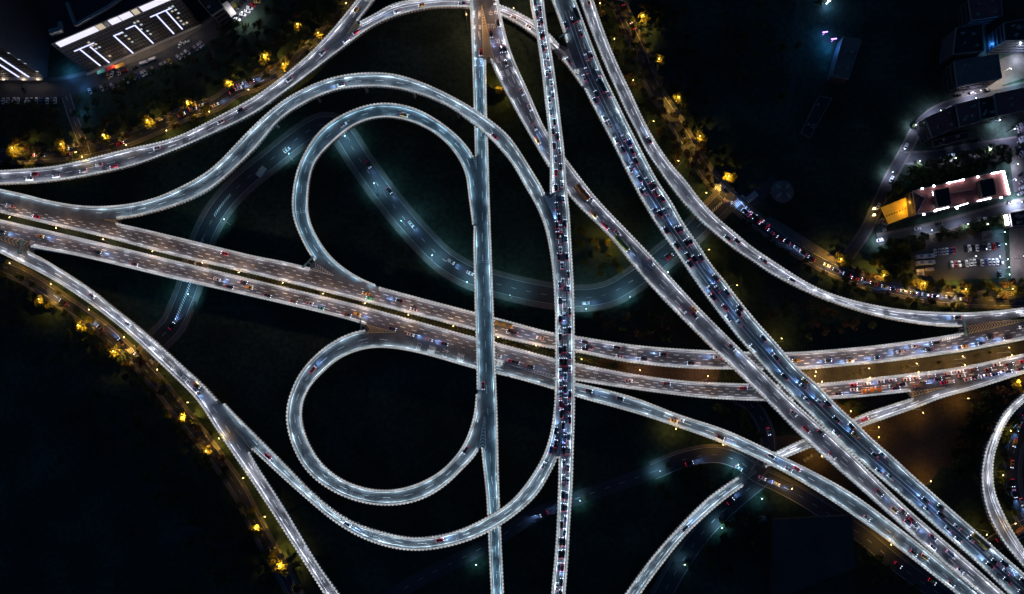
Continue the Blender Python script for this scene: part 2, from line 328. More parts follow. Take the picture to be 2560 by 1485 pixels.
MERGE = [('R1','R2'),('R2','R8'),('R3','R7'),('R3','R10'),('R4','R56'),('R19','R4'),('R19','R10'),('R14','R4'),('R14','R11'),('R9','R7'),('R9','R12'),('R12','R11'),('R13','R10'),('R16','R11')]
VINFO = {  # label, light, lanes: list of (from, to, fraction across, style d=dash s=solid, dash, period)
 'R1': ("two lane ramp sweeping from the left edge up to the top edge", 'led_lav', [(0,1,.5,'d',5.4,13.4)]),
 'R2': ("low arc ramp across the top passing beneath the two straight viaducts", 'led_lav', [(.1,.92,.35,'s',0,0)]),
 'R3': ("wide S shaped ramp, the outermost arc around the upper loop", 'led', [(.13,.9,.5,'d',5.4,13.6),(.95,.99,.3,'d',5,11)]),
 'R4': ("straight two lane viaduct running from top to bottom through the middle, little traffic", 'led_teal', [(.02,.98,.5,'d',5.4,13.4)]),
 'R56': ("long straight diagonal viaduct from the top centre to the lower right corner", 'led_lav', [(.09,.98,.36,'d',5.4,13.6),(.02,.98,.66,'d',5.4,13.6)]),
 'R7': ("tall straight viaduct jammed with cars from top to bottom, right of centre", 'led', [(.0,.36,.5,'d',5.4,13.6),(.38,.72,.36,'d',5.4,13.6),(.36,.72,.66,'d',5.4,13.6),(.73,1,.5,'d',5.4,13.6)]),
 'R8': ("busy four lane diagonal viaduct with two unbroken lane lines", 'led', [(.04,1,.36,'s',0,0),(.04,1,.56,'s',0,0),(0,.14,.75,'d',5.4,13.6),(.17,1,.75,'d',5.4,13.6)]),
 'R13': ("outer curving ramp on the right, beside the street with bright lamps", 'led_lav', [(0,1,.5,'d',5.4,13.4)]),
 'R10': ("upper of the twin broad carriageways crossing from left to right", 'led_dim', [(0,1,.26,'d',3.4,7.4),(0,1,.5,'d',3.4,7.4),(0,1,.75,'d',3.4,7.4)]),
 'R11': ("lower of the twin broad carriageways crossing from left to right", 'led_dim', [(0,1,.28,'d',3.4,7.4),(0,1,.52,'d',3.4,7.4),(0,1,.76,'d',3.4,7.4)]),
 'R14': ("closed lower loop that runs out into the long ramp to the lower right corner", 'led', [(.06,.4,.5,'d',5.4,13.4),(.42,1,.5,'d',5.4,13.4)]),
 'R19': ("upper loop ramp nested inside the big arc", 'led_teal', [(.12,.95,.5,'d',5.4,13.4)]),
 'R9': ("lower outer loop, a long bow from the left ramp up into the jammed viaduct", 'led', [(.06,.9,.5,'d',5.4,13.4)]),
 'R12': ("left diagonal ramp descending from the left edge to the bottom", 'led_lav', [(0.02,1,.5,'d',5.4,13.4)]),
 'R16': ("short low ramp passing under the diagonal viaducts at lower right", 'led_lav', [(.3,1,.5,'d',5.4,13.4)]),
 'R17': ("curved ramp rising from the lower right crossing to the bottom edge", 'led', [(.03,1,.5,'d',5.4,13.4)]),
 'R18': ("curved ramp at the far right edge, partly hidden by trees", 'led_lav', [(0,1,.72,'s',0,0)]),
}
DIM = {'R2': .55}
ROOT = {}
GORES = [  # viaduct that owns it, tip, base left, base right, chevrons, colour
 ('R1', (866,87), (894,46), (903,62), 9, 'sodium_paint'), ('R4', (1204,12), (1209,152), (1236,152), 19, 'sodium_paint'),
 ('R8', (1440,170), (1382,108), (1420,122), 11, 'paint'), ('R7', (1388,548), (1358,484), (1389,484), 10, 'paint'),
 ('R4', (1192,424), (1182,391), (1190,392), 5, 'paint'), ('R10', (236,543), (297,543), (297,558), 9, 'sodium_paint'),
 ('R10', (834,689), (786,655), (772,674), 8, 'paint'), ('R11', (990,831), (914,811), (916,832), 10, 'sodium_paint'),
 ('R11', (-60,572), (82,607), (80,633), 14, 'sodium_paint'), ('R4', (1211,1040), (1197,1122), (1215,1122), 9, 'paint'),
 ('R7', (1402,1100), (1390,1142), (1402,1142), 6, 'paint'), ('R12', (587,1072), (625,1118), (636,1134), 6, 'sodium_paint'),
 ('R10', (2585,797), (2400,811), (2405,838), 24, 'sodium_paint'), ('R11', (2362,968), (2272,980), (2279,992), 11, 'sodium_paint'),
 ('R11', (1265,909), (1386,938), (1386,948), 16, 'paint')]
def runs(mask):
    i = 0; n = len(mask)
    while i < n:
        if not mask[i]: i += 1; continue
        j = i
        while j < n and mask[j]: j += 1
        if j - i > 8: yield i, j
        i = j

def build_way(key):
    w = WAYS[key]; label, led, lanes = VINFO[key]
    o3 = (float(w.C[0, 0]), float(w.C[0, 1]), 0.0)
    root = empty('viaduct', o3, label, 'viaduct', 'viaducts of the road interchange'); ROOT[key] = root
    N = len(w.C); cs = np.r_[np.arange(0, N - 1, 8), N - 1]
    # deck: top, fascia, tapered soffit
    d = MB(); h = w.W[cs] / 2
    def row(o, dz): q = w.C[cs] + w.N[cs] * o[:, None]; return np.column_stack([q, w.Z[cs] + dz])
    prof = [row(h - .05, -.75), row(h - .05, 0), row(-h + .05, 0), row(-h + .05, -.75), row(-h * .5, -1.6), row(h * .5, -1.6)]
    dm = MB(); dm.strip(prof[1], prof[2]); 
    dm.strip(prof[0], prof[1], 1); dm.strip(prof[2], prof[3], 1); dm.strip(prof[3], prof[4], 1); dm.strip(prof[4], prof[5], 1); dm.strip(prof[5], prof[0], 1)
    dk = dm.obj('deck', [M['deck'], M['conc']], root, o3)
    bm = bmesh.new(); bm.from_mesh(dk.data)
    for f in bm.faces:
        if f.material_index == 0 and f.normal.z < 0: f.normal_flip()
    bm.to_mesh(dk.data); bm.free()
    mk = MB()
    for side in (1, -1):
        e = w.C + w.N * (side * w.W / 2)[:, None]
        cull = np.zeros(N, bool)
        for pair in MERGE:
            if key in pair: cull |= inside(WAYS[pair[0] if pair[1] == key else pair[1]], e, w.Z, 0.45)
        if key == 'R17': cull[:10] = True
        for gk, tip, bl, br, _n, _c in GORES:       # no parapet between the tip and the nose of a gore
            if not any(key in pr_ and (gk in pr_ or key == gk) for pr_ in MERGE + [(gk, gk)]): continue
            zz = float(np.median(WAYS[gk].Z[WAYS[gk].near(*bl)[3]])); q3 = PV(np.array([tip, bl, br], float), np.full(3, zz))
            mid = (q3[1] + q3[2]) / 2; ax_ = mid - q3[0]; Lg = np.hypot(*ax_); ax_ /= Lg; hw = np.hypot(*(q3[1] - q3[2])) / 2
            r_ = e - q3[0]; al = r_ @ ax_; la = np.abs(r_ @ np.array([-ax_[1], ax_[0]]))
            cull |= (al > -1.0) & (al < Lg - .3) & (la < np.clip(al / Lg, 0, 1) * hw + 1.7) & (np.abs(w.Z - zz) < 2.5)
        # lobes of the scalloped outer edge: one every 2.1 m
        ph = (np.arange(N) % 6); lobe = np.array([0.0, .62, .86, .92, .86, .62])[ph]; hz = np.array([.55, 1.40, 1.52, 1.55, 1.52, 1.40])[ph]
        pb = MB(); sb = MB(); rb = MB()
        for i, j in runs(~cull):
            ix = np.arange(i, j)
            def R(off, dz): return np.column_stack([e[ix] - w.N[ix] * (side * off)[:, None], w.Z[ix] + dz])
            one = np.ones(len(ix)); lo = .92 - lobe[ix]
            rows = [R(lo, -.5 * one), R(lo, hz[ix] - .2), R(lo + .12, hz[ix]), R(one * 1.04, one * 1.5), R(one * 1.56, one * 1.48), R(one * 1.56, one * 1.36), R(one * 1.28, one * 1.28), R(one * 1.22, one * 0.01)]
            for a, b in zip(rows, rows[1:]): pb.strip(a, b)
            cx = np.arange(i, j, 6)
            def R2(off, dz): return np.column_stack([e[cx] - w.N[cx] * (side * off), w.Z[cx] + dz])
            sb.strip(R2(1.50, 1.27), R2(1.34, 1.08))
            rb.strip(R2(.80, 1.56), R2(1.22, 1.56))
            for k in ix[ix % 6 == 3]:            # glowing cap on every lobe, its lit look added as emission
                c0 = e[k] - w.N[k] * side * .56; zz = w.Z[k] + 1.58; vs = [(*c0, zz + .25)]
                for q in range(6):
                    an = q * math.pi / 3; p_ = c0 + w.T[k] * .84 * math.cos(an) + w.N[k] * .50 * math.sin(an); vs.append((*p_, zz))
                rb.add(vs, [(0, 1 + q, 1 + (q + 1) % 6) for q in range(6)])
            cm = np.arange(i, j, 6)
            def R3(off): return np.column_stack([e[cm] - w.N[cm] * (side * off), w.Z[cm] + .02])
            mk.strip(R3(1.85), R3(2.07))
        pr = pb.obj('parapet', M['coping'], root, o3)
        if pr is not None:
            q = sb.obj('deck_lamp_strip', M[led], pr, o3)
            # the strip shines inward and down
            rb.obj('rope_light', M['rope'], pr, o3, up=True)
    # lane lines
    for (f0, f1, fr, st, dl, per) in lanes:
        L = w.S[-1]; s = f0 * L + (per * fr * 1.7 if st == 'd' else 0)
        while s < f1 * L:
            s1 = f1 * L if st == 's' else min(s + dl, f1 * L)
            ii = np.arange(int(s / .35), max(int(s / .35) + 2, int(s1 / .35)), 4 if st == 's' else 3); ii = ii[ii < N]
            if len(ii) > 1:
                off = w.aside * (0.5 - fr) * (w.W[ii] - 3.8)
                def R4(dd): return np.column_stack([w.C[ii] + w.N[ii] * (off + dd)[:, None], w.Z[ii] + .02])
                mk.strip(R4(-.17), R4(.17))
            s = s1 + 1 if st == 's' else s + per
    mk.obj('lane_lines', M['paint'], root, o3, up=True)
    # piers
    L = w.S[-1]; s = 14.0
    while s < L - 8:
        i = int(s / .35); z = float(w.Z[i]); c = w.C[i]
        clear = z > 3.0
        for k2, w2 in WAYS.items():
            if k2 != key and clear:
                dd = np.hypot(w2.C[:, 0] - c[0], w2.C[:, 1] - c[1]); j = int(dd.argmin())
                if dd[j] < w2.W[j] / 2 + 2 and w2.Z[j] < z + .5: clear = False
        if clear:
            pm = MB(); ang = math.atan2(w.T[i, 1], w.T[i, 0])
            pm.box((c[0], c[1], (z - 2.2) / 2 - .05), (1.4, 2.0, z - 2.2), rz=ang)
            pm.box((c[0], c[1], z - 1.9), (1.6, float(w.W[i]) * .3, .6), rz=ang)
            pm.obj('pier', M['conc'], root, o3)
        s += 32.0
for _k in WAYS: build_way(_k)
# ---------------------------------------------------------------- gore areas, striped shoulders, joints
def px3(key, p, dz=0.0):
    x, y, z, i = WAYS[key].near(*p); return Vector((x, y, z + dz))

def quad_line(mb, a, b, w, m=0):
    a = Vector(a); b = Vector(b); d = b - a; n = Vector((-d.y, d.x, 0)).normalized() * w / 2
    mb.add([a - n, b - n, b + n, a + n], [(0, 1, 2, 3)], m)

for key, tip, bl, br, n, col in GORES:
    root = ROOT[key]; off = root.location
    dz = .045
    a, b, c = (px3(key, p, 0) for p in (tip, bl, br)); z = max(a.z, b.z, c.z)
    for q in (a, b, c): q.z = z
    fill = MB(); ext = (b + c) / 2 - a; ext = ext.normalized() * 1.2
    fill.prism([(a.x, a.y), ((b + ext).x, (b + ext).y), ((c + ext).x, (c + ext).y)], z - .9, z - .11)
    fill.obj('gore_slab', M['deck'], root, off)
    mb = MB(); up = Vector((0, 0, dz))
    quad_line(mb, a + up, b + up, .3); quad_line(mb, a + up, c + up, .3)
    for i in range(n):
        t = (i + .7) / n; l = a.lerp(b, t); r = a.lerp(c, t); mid = (l + r) / 2
        apex = mid + (a - mid).normalized() * ((l - r).length * .42 + .3)
        up2 = Vector((0, 0, dz + .004))
        quad_line(mb, l + up2, apex + up2, .42); quad_line(mb, r + up2 * 1.02, apex + up2 * 1.02, .42)
    mb.obj('gore_chevrons', M[col], root, off, up=True)

SHOULDERS = [('R7', (1376,396), (1377,482), (1381,396), (1390,482), 15), ('R11', (192,640), (86,624), (190,634), (84,610), 20),
 ('R56', (1228,155), (1252,205), (1236,152), (1257,200), 11), ('R4', (1216,154), (1216,186), (1211,154), (1212,186), 7),
 ('R10', (2352,848), (2398,828), (2354,853), (2405,840), 8), ('R10', (700,651), (768,666), (708,660), (772,674), 14),
 ('R11', (858,794), (910,814), (866,791), (915,806), 11)]
for key, o0, o1, i0, i1, n in SHOULDERS:
    root = ROOT[key]; mb = MB(); O0, O1, I0, I1 = (px3(key, p, .05) for p in (o0, o1, i0, i1))
    quad_line(mb, I0, I1, .25)
    for i in range(n):
        t = (i + .2) / n; u = min(1, (i + 1.1) / n)
        quad_line(mb, I0.lerp(I1, t) + Vector((0, 0, .004)), O0.lerp(O1, u) + Vector((0, 0, .004)), .7)
    mb.obj('striped_shoulder', M['paint'], root, root.location, up=True)

JOINTS = {'R3': [(1110,250),(690,280),(328,532)], 'R19': [(1140,360),(760,400),(785,525)], 'R4': [(1204,350),(1206,655),(1220,1028),(1234,1248)],
 'R7': [(1400,545),(1410,698),(1412,1078),(1405,1378),(1390,308)], 'R8': [(1607,445),(1650,560)], 'R14': [(1142,1155),(878,1232),(1838,1108),(2238,1340),(750,955)],
 'R9': [(690,1155),(928,1336),(1144,1345)], 'R12': [(790,1415),(60,630),(300,800)], 'R56': [(1255,198),(1428,448),(1678,735),(2020,1085),(2320,1340)],
 'R10': [(1590,885),(1800,900),(2175,880)], 'R11': [(1490,935),(1715,970)], 'R13': [(1900,645)], 'R17': [(1570,1490),(1855,1195)], 'R1': [(880,70)]}
for key, ps in JOINTS.items():
    w = WAYS[key]; root = ROOT[key]
    for p in ps:
        mb = MB(); x, y, z, i = w.near(*p)
        for s in (-2, 1):
            k = min(max(i + s, 0), len(w.C) - 1); h = w.W[k] / 2 - 1.6
            a = w.C[k] + w.N[k] * h; b = w.C[k] - w.N[k] * h
            quad_line(mb, (a[0], a[1], z + .035), (b[0], b[1], z + .035), .16)
        mb.obj('expansion_joint', M['joint'], root, root.location, up=True)

# ---------------------------------------------------------------- ground, streets, pavements, paths
g = MB(); g.add([(-1600,-1300,0),(1600,-1300,0),(1600,1300,0),(-1600,1300,0)], [(0,1,2,3)])
tag(g.obj('ground', M['grass']), kind='structure')

STREETS = {}
class Street:
    def __init__(s, pts, w, z=.03):
        s.C = resample(PV(smooth(cr(pts, 900), 8), np.zeros(900)), step=.8); s.T, s.N = frame(s.C); s.W = np.full(len(s.C), w * SPX); s.Z = np.full(len(s.C), z)
    near = Way.near
def ribbon(mb, s, o0, o1, z, i0=0, i1=None, st=2):
    ii = np.arange(i0, i1 or len(s.C), st)
    if len(ii) < 2: return
    f = lambda o: np.column_stack([s.C[ii] + s.N[ii] * o, np.full(len(ii), z)])
    mb.strip(f(o0), f(o1))
def street(key, pts, w, pave=(0, 0), z=.03, centre='d', edges=True, pm='pave', paint='paint'):
    s = Street(pts, w, z); STREETS[key] = s; h = w * SPX / 2
    mb = MB(); ribbon(mb, s, h, -h, z); tag(mb.obj('road', M['road'], up=True), kind='structure')
    for sd, pw in zip((1, -1), pave):
        if pw:
            b = MB(); p = pw * SPX
            ribbon(b, s, sd * h, sd * (h + p), z + .12); ribbon(b, s, sd * h, sd * h * 1.0001, z)
            n0 = len(s.C[::2]); ii = np.arange(0, len(s.C), 2)
            q = s.C[ii] + s.N[ii] * sd * h
            b.strip(np.column_stack([q, np.full(len(ii), z)]), np.column_stack([q, np.full(len(ii), z + .12)]))
            tag(b.obj('pavement', M[pm], up=True), kind='structure')
    mk = MB(); st = 5; k = 0
    if centre:
        for i in range(0, len(s.C) - 8, 12 if centre == 'd' else 8):
            ribbon(mk, s, .08, -.08, z + .012, i, i + (5 if centre == 'd' else 9), 2)
    if edges:
        for o in (h - .5, -h + .5): ribbon(mk, s, o + .07, o - .07, z + .012)
    if mk.v: tag(mk.obj('road_markings', M[paint], up=True), kind='structure')
    return s

street('S', [(360,905),(395,850),(430,815),(455,760),(473,715),(490,650),(510,590),(545,525),(600,462),(680,397),(745,345),(800,312),(835,312),(862,340),(895,392),(950,470),(1005,540),(1060,602),(1110,650),(1180,690),(1260,714),(1350,734),(1440,745),(1520,735),(1590,695),(1660,640),(1730,580),(1790,520),(1815,495)], 46, (11, 13), centre='d')
street('L', [(-60,392),(60,390),(180,380),(290,357),(400,314),(470,281),(540,259),(590,225),(650,205),(720,160),(800,100),(860,30),(900,-30)], 30, (8, 8), z=.045)
street('LL', [(-60,640),(60,690),(155,752),(260,825),(310,870),(355,915),(400,965),(440,1015),(500,1090),(560,1170),(600,1230),(640,1310),(690,1400),(740,1490),(760,1530)], 28, (7, 7))
street('RR', [(1525,-40),(1555,30),(1600,130),(1640,230),(1680,290),(1715,350),(1765,430),(1808,480),(1860,528),(1925,578),(2000,627),(2080,671),(2160,701),(2240,722),(2330,740),(2420,748),(2560,752),(2620,752)], 30, (9, 7), z=.04)
street('X', [(1815,500),(1860,508),(1905,480),(1945,450)], 34, (0, 0), z=.055, centre=None, edges=False)
street('PK', [(-60,226),(60,226),(150,222),(225,205),(300,187),(380,160),(450,127),(520,84),(570,52),(620,12),(660,-30)], 46, (10, 0), centre=None, edges=False)
street('DK', [(165,240),(185,300),(205,352),(215,385)], 26, (0, 0), z=.05, centre='d')
street('F', [(1635,1178),(1560,1205),(1450,1243),(1340,1287),(1200,1372),(1080,1432),(960,1500)], 34, (0, 0), z=.035, edges=False)
street('I', [(1632,1180),(1710,1149),(1790,1137),(1850,1155),(1890,1185),(1940,1208),(2000,1240),(2080,1290),(2160,1342),(2230,1400),(2300,1452),(2400,1520)], 40, (6, 0), z=.05)
street('T', [(1905,1195),(1850,1240),(1795,1290),(1750,1340),(1700,1412),(1650,1500)], 44, (0, 8), z=.06)
street('U', [(1840,990),(1875,1010),(1905,1050),(1920,1100),(1915,1150),(1890,1185)], 34, (3, 3), z=.07)
street('E', [(2600,985),(2570,1030),(2548,1080),(2534,1135),(2530,1190),(2540,1250),(2562,1300),(2600,1350)], 34, (7, 6), z=.03)
street('V', [(2620,1300),(2560,1320),(2500,1350),(2440,1385),(2380,1400)], 40, (0, 0), z=.02, centre=None)
street('RS', [(2120,640),(2165,575),(2195,510),(2228,440),(2262,380),(2296,318),(2330,285),(2380,262),(2440,247),(2520,228),(2620,205)], 22, (5, 5), z=.03, centre=None, edges=False)
street('RB', [(2262,395),(2330,392),(2420,375),(2510,362),(2620,345)], 26, (5, 5), z=.04, centre=None, edges=False)
street('RC', [(2195,600),(2240,592),(2330,572),(2430,545),(2540,515),(2620,500)], 20, (8, 4), z=.045, centre=None, edges=False)

def sheet(name, poly, m, z, kind='structure'):
    if m == 'soil': poly = [tuple(q) for q in cr(poly[-1:] + poly + poly[:1], 60)[4:-6]]   # bare earth has no straight edges
    b = MB(); b.add([P(x, y, 0)[:2] + (z,) for x, y in poly], [tuple(range(len(poly)))])
    return tag(b.obj(name, M[m], up=True), kind=kind)
sheet('parking_lot', [(2272,640),(2274,625),(2300,612),(2508,572),(2516,660),(2512,695),(2290,703)], 'road', .02)
sheet('paved_lot', [(2300,612),(2308,588),(2440,560),(2444,586)], 'soil', .025)
sheet('plaza', [(2522,565),(2620,545),(2620,735),(2528,720)], 'pave', .03)
sheet('plaza', [(2492,150),(2555,128),(2575,190),(2500,215)], 'pave', .03)
sheet('forecourt', [(120,205),(225,184),(500,58),(560,20),(620,-30),(650,0),(560,42),(470,100),(380,140),(225,200)], 'pave', .015)
sheet('forecourt', [(2385,222),(2500,200),(2510,225),(2395,252)], 'pave', .02)
sheet('dirt_patch', [(1930,930),(2560,940),(2560,1010),(2440,1160),(2200,1130),(2110,1040),(1990,990)], 'soil', .008)
sheet('dirt_patch', [(2130,1060),(2280,1040),(2380,1020),(2360,1150),(2300,1220),(2220,1130)], 'soil', .012)
sheet('dirt_patch', [(1880,1120),(2000,1090),(2120,1200),(2330,1380),(2290,1400),(2060,1240)], 'soil', .014)
sheet('forecourt', [(2300,300),(2395,262),(2560,225),(2560,240),(2400,275),(2320,318)], 'pave', .022)
sheet('forecourt', [(2290,412),(2330,402),(2540,360),(2560,300),(2570,300),(2570,480),(2535,480),(2525,400),(2330,425)], 'pave', .024)
sheet('dirt_patch', [(1640,790),(1780,870),(1790,960),(1600,985),(1480,930)], 'soil', .008)
sheet('median_verge', [(1990,918),(2200,906),(2400,886),(2570,852),(2570,900),(2400,920),(2200,944),(2020,962)], 'verge', .10)
sheet('roundabout_green', [(2570,1030),(2556,1090),(2552,1160),(2553,1220),(2565,1270),(2640,1320),(2640,1000)], 'verge', .12)
sheet('pavement', [(1918,538),(1950,555),(2010,592),(2085,640),(2180,690),(2176,700),(2080,655),(2000,607),(1910,552)], 'pave', .15)
for pts in ([(620,1335),(575,1360),(540,1362),(515,1345),(490,1322),(460,1325),(430,1345),(395,1356)], [(530,110),(532,140),(548,185)], [(1960,300),(1985,200),(1990,60),(2000,-30)]):
    s = Street(pts, 10); mb = MB(); ribbon(mb, s, 1.2, -1.2, .02); tag(mb.obj('path', M['path'], up=True), kind='structure')

# zebra crossings, stop lines, turn hatching on the streets
zb = MB()
def zebra(p, q, n, L, w=.55):
    a = Vector(P(*p)); b = Vector(P(*q)); d = (b - a).normalized(); nn = Vector((-d.y, d.x, 0)) * L / 2
    for i in range(n):
        c = a.lerp(b, (i + .5) / n); c.z = .075
        zb.add([c - nn - d * w / 2, c - nn + d * w / 2, c + nn + d * w / 2, c + nn - d * w / 2], [(0, 1, 2, 3)])
for z_ in (((1788,475),(1818,456),9,4.5), ((1828,520),(1862,492),11,4.5), ((1855,512),(1892,482),10,4), ((320,880),(340,868),6,3.6), ((368,912),(382,902),5,3.6), ((644,440),(662,418),7,4), ((1655,666),(1672,690),2,1)): zebra(*z_)
for s_, i0, i1 in ((STREETS['S'], 40, 108), (STREETS['S'], 128, 150), (STREETS['S'], 640, 700), (STREETS['S'], 735, 790)):
    for i in range(i0, min(i1, len(s_.C) - 1), 2):
        c = s_.C[i]; n = s_.N[i]; t = s_.T[i]
        zb.add([(*(c + n * .8 + t * .9), .07), (*(c + n * .8 + t * 1.5), .07), (*(c - n * .8 + t * .3), .07), (*(c - n * .8 - t * .3), .07)], [(0, 1, 2, 3)])
tag(zb.obj('road_markings', M['paint'], up=True), kind='structure')
# ---------------------------------------------------------------- buildings
M['tower'] = mat("dark_tower_cladding", (0.055, 0.05, 0.06), 0.6, noise=[(0.2, 0.2)])
M['roofdark'] = mat("dark_roof", (0.017, 0.017, 0.019), 0.8, noise=[(0.15, 0.3)])
M['roofasphalt'] = mat("asphalt_roof", (0.034, 0.042, 0.038), 0.9, noise=[(0.1, 0.3)])
M['rooftan'] = mat("tan_roof", (0.15, 0.125, 0.105), 0.8, noise=[(0.12, 0.2), (1.1, .15)])
M['roofred'] = mat("red_tile_roof", (0.20, 0.065, 0.06), 0.8, noise=[(0.15, 0.25), (1.5, .2)])
M['trim'] = mat("pale_trim", (0.28, 0.26, 0.25), 0.7)
M['glass'] = mat("dark_glass", (0.02, 0.025, 0.03), 0.12)
M['steel'] = mat("grey_steel", (0.28, 0.29, 0.30), 0.45, 0.5)
M['bar'] = flat_emit("white_light_bar", (0.62, 0.64, 1.0), 1.5)
M['screen'] = flat_emit("lit_crown_sign", (0.88, 0.86, 1.0), 1.0)
M['warmwin'] = flat_emit("lit_window_warm", (1.0, 0.85, 0.6), 0.55)
M['coolwin'] = flat_emit("lit_window_cool", (0.8, 0.92, 1.0), 0.55)
M['flood'] = flat_emit("white_floodlight", (0.92, 0.88, 1.0), 22.0)
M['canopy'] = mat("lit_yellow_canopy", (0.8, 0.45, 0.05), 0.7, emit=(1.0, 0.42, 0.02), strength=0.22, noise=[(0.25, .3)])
M['blue'] = flat_emit("blue_neon", (0.05, 0.25, 1.0), 6.0)
M['violet'] = flat_emit("violet_neon", (0.45, 0.2, 1.0), 6.0)
M['lampwarm'] = flat_emit("sodium_lamp_glass", (1.0, 0.70, 0.26), 7.0)
M['lampcool'] = flat_emit("white_lamp_glass", (0.8, 1.0, 0.9), 5.0)
M['lampblue'] = flat_emit("blue_white_lamp_glass", (0.75, 0.82, 1.0), 90.0)

def point(name, loc, energy, col, parent=None, r=.25, spot=None, rot=None):
    l = bpy.data.lights.new(name, 'SPOT' if spot else 'POINT'); l.energy = energy; l.color = col; l.shadow_soft_size = r
    if spot: l.spot_size = math.radians(spot); l.spot_blend = 1.0
    o = bpy.data.objects.new(name, l); COL.objects.link(o); o.location = loc
    if rot: o.rotation_euler = rot
    if parent is not None: o.parent = parent
    return o

def building(name, foot, h, label, wall='tower', roof='roofdark', group=None, storeys=0, parapet=.9, pz=0):
    """footprint is given by the photograph pixels where its ROOF stands"""
    pts = [P(x, y, h)[:2] for x, y in foot]; c = (sum(p[0] for p in pts) / len(pts), sum(p[1] for p in pts) / len(pts), 0)
    root = empty(name, c, label, 'building', group)
    b = MB(); b.prism(pts, 0, h - .4, 0); b.obj('wall', M[wall], root, c)
    r = MB(); cx, cy = c[:2]
    sh = lambda k: [(cx + (x - cx) * k, cy + (y - cy) * k) for x, y in pts]
    r.prism(sh(.995), h - .4, h, 0); ro = r.obj('roof', M[roof], root, c)
    if parapet:
        pp = MB(); n = len(pts)
        for i in range(n):
            a = Vector((*pts[i], 0)); d = Vector((*pts[(i + 1) % n], 0)); m_ = (a + d) / 2; L = (d - a).length
            pp.box((m_.x, m_.y, h + parapet / 2 - .2), (L + .3, .35, parapet), rz=math.atan2(d.y - a.y, d.x - a.x))
        pp.obj('roof_parapet', M['conc'], root, c)
    for k in range(4 if parapet else 0):
        i_ = int(RNG.integers(len(pts))); t_ = .25 + .35 * RNG.random(); x_, y_ = cx + (pts[i_][0] - cx) * t_, cy + (pts[i_][1] - cy) * t_
        u_ = MB(); u_.box((x_, y_, h + .55), (1.2 + 2 * RNG.random(), 1 + RNG.random(), 1.1), rz=RNG.random()); u_.obj('roof_unit', M['conc'], root, c)
    if storeys:
        wb = MB(); n = len(pts); step = h / storeys
        for i in range(n):
            a = Vector((*pts[i], 0)); d = Vector((*pts[(i + 1) % n], 0)); L = (d - a).length; u = (d - a).normalized()
            nn = Vector((u.y, -u.x, 0)); 
            if nn.dot((a + d) / 2 - Vector((cx, cy, 0))) < 0: nn = -nn
            if L < 6: continue
            for k in range(storeys):
                m_ = (a + d) / 2 + nn * .06
                wb.box((m_.x, m_.y, step * (k + .55)), (L - 2, .12, step * .42), rz=math.atan2(u.y, u.x))
        wb.obj('window_band', M['glass'], root, c)
    return root, c, pts

# the big office block at the upper left, facade with white light bars
A0 = Vector(P(221, 183)); A1 = Vector(P(503, 61)); au = (A1 - A0).normalized(); an = Vector((au.y, -au.x, 0))
if an.y > 0: an = -an
AH = PW(134, 106, A0, an).z
AH = max(34.0, min(60.0, AH))
depth = 60.0
Acen = (A0 + A1) / 2 - an * depth / 2
Aroot = empty('office_building', (A0 + A1) / 2, "large dark office block with white light bars down its facade, upper left", 'building')
Ao = tuple((A0 + A1) / 2)
b = MB(); q = [A0, A1, A1 - an * depth, A0 - an * depth]; b.prism([(p.x, p.y) for p in q], 0, AH - .5); b.obj('wall', M['tower'], Aroot, Ao)
b = MB(); b.prism([(p.x, p.y) for p in q], AH - .48, AH); 
b.obj('roof', M['roofdark'], Aroot, Ao)
ang = math.atan2(au.y, au.x); AL = (A1 - A0).length
def on_facade(px, py): p = PW(px, py, A0, an); return (p - A0).dot(au), p.z
def fpanel(u0, z0, u1, z1, out, thick, name, m, parent=None):
    c = A0 + au * (u0 + u1) / 2 + an * (out + thick / 2); b = MB()
    b.box((c.x, c.y, (z0 + z1) / 2), (abs(u1 - u0), thick, abs(z1 - z0)), rz=ang)
    return b.obj(name, M[m], parent or Aroot, Ao if parent is None else Ao)
b = MB()
for k in range(1, 11):
    c = A0 + au * AL / 2 + an * .12; b.box((c.x, c.y, k * AH / 11.5), (AL - 1, .22, .5), rz=ang)
for k in range(40):
    c = A0 + au * (AL * (k + .5) / 40) + an * .10; b.box((c.x, c.y, AH * .48), (.5, .18, AH * .9), rz=ang)
b.obj('facade_grid', M['roofdark'], Aroot, Ao)
for (x0, y0, x1, y1) in ((198,122,251,163), (223,116,274,155), (283,89,335,132), (336,62,383,107), (390,37,435,83), (413,27,457,71)):
    (u0, z0), (u1, z1) = on_facade(x0, y0), on_facade(x1, y1); u = (u0 + u1) / 2
    fpanel(u - .42, max(z1, 1.2), u + .42, z0, .25, .3, 'light_bar', 'bar')
for (x0, y0, x1, y1) in ((182,125,237,108), (283,89,305,79), (314,72,336,62), (375,42,428,18)):
    (u0, z0), (u1, z1) = on_facade(x0, y0), on_facade(x1, y1); z = (z0 + z1) / 2
    fpanel(u0, z - .38, u1, z + .38, .26, .3, 'light_bar', 'bar')
for (x0, x1, lit) in ((132,232,'screen'), (234,250,'warmwin'), (252,262,'trim'), (266,291,'screen'), (293,322,'screen'), (326,340,'warmwin'), (347,428,'screen'), (430,470,'trim')):
    t0 = (x0 - 132) / (428 - 132); t1 = (x1 - 132) / (428 - 132)
    ua = on_facade(145, 112)[0]; ub = on_facade(432, -8)[0]
    fpanel(ua + t0 * (ub - ua), AH - 5.6, ua + t1 * (ub - ua), AH - .7, .24, .4, 'crown_sign' if lit == 'screen' else 'crown_panel', lit)
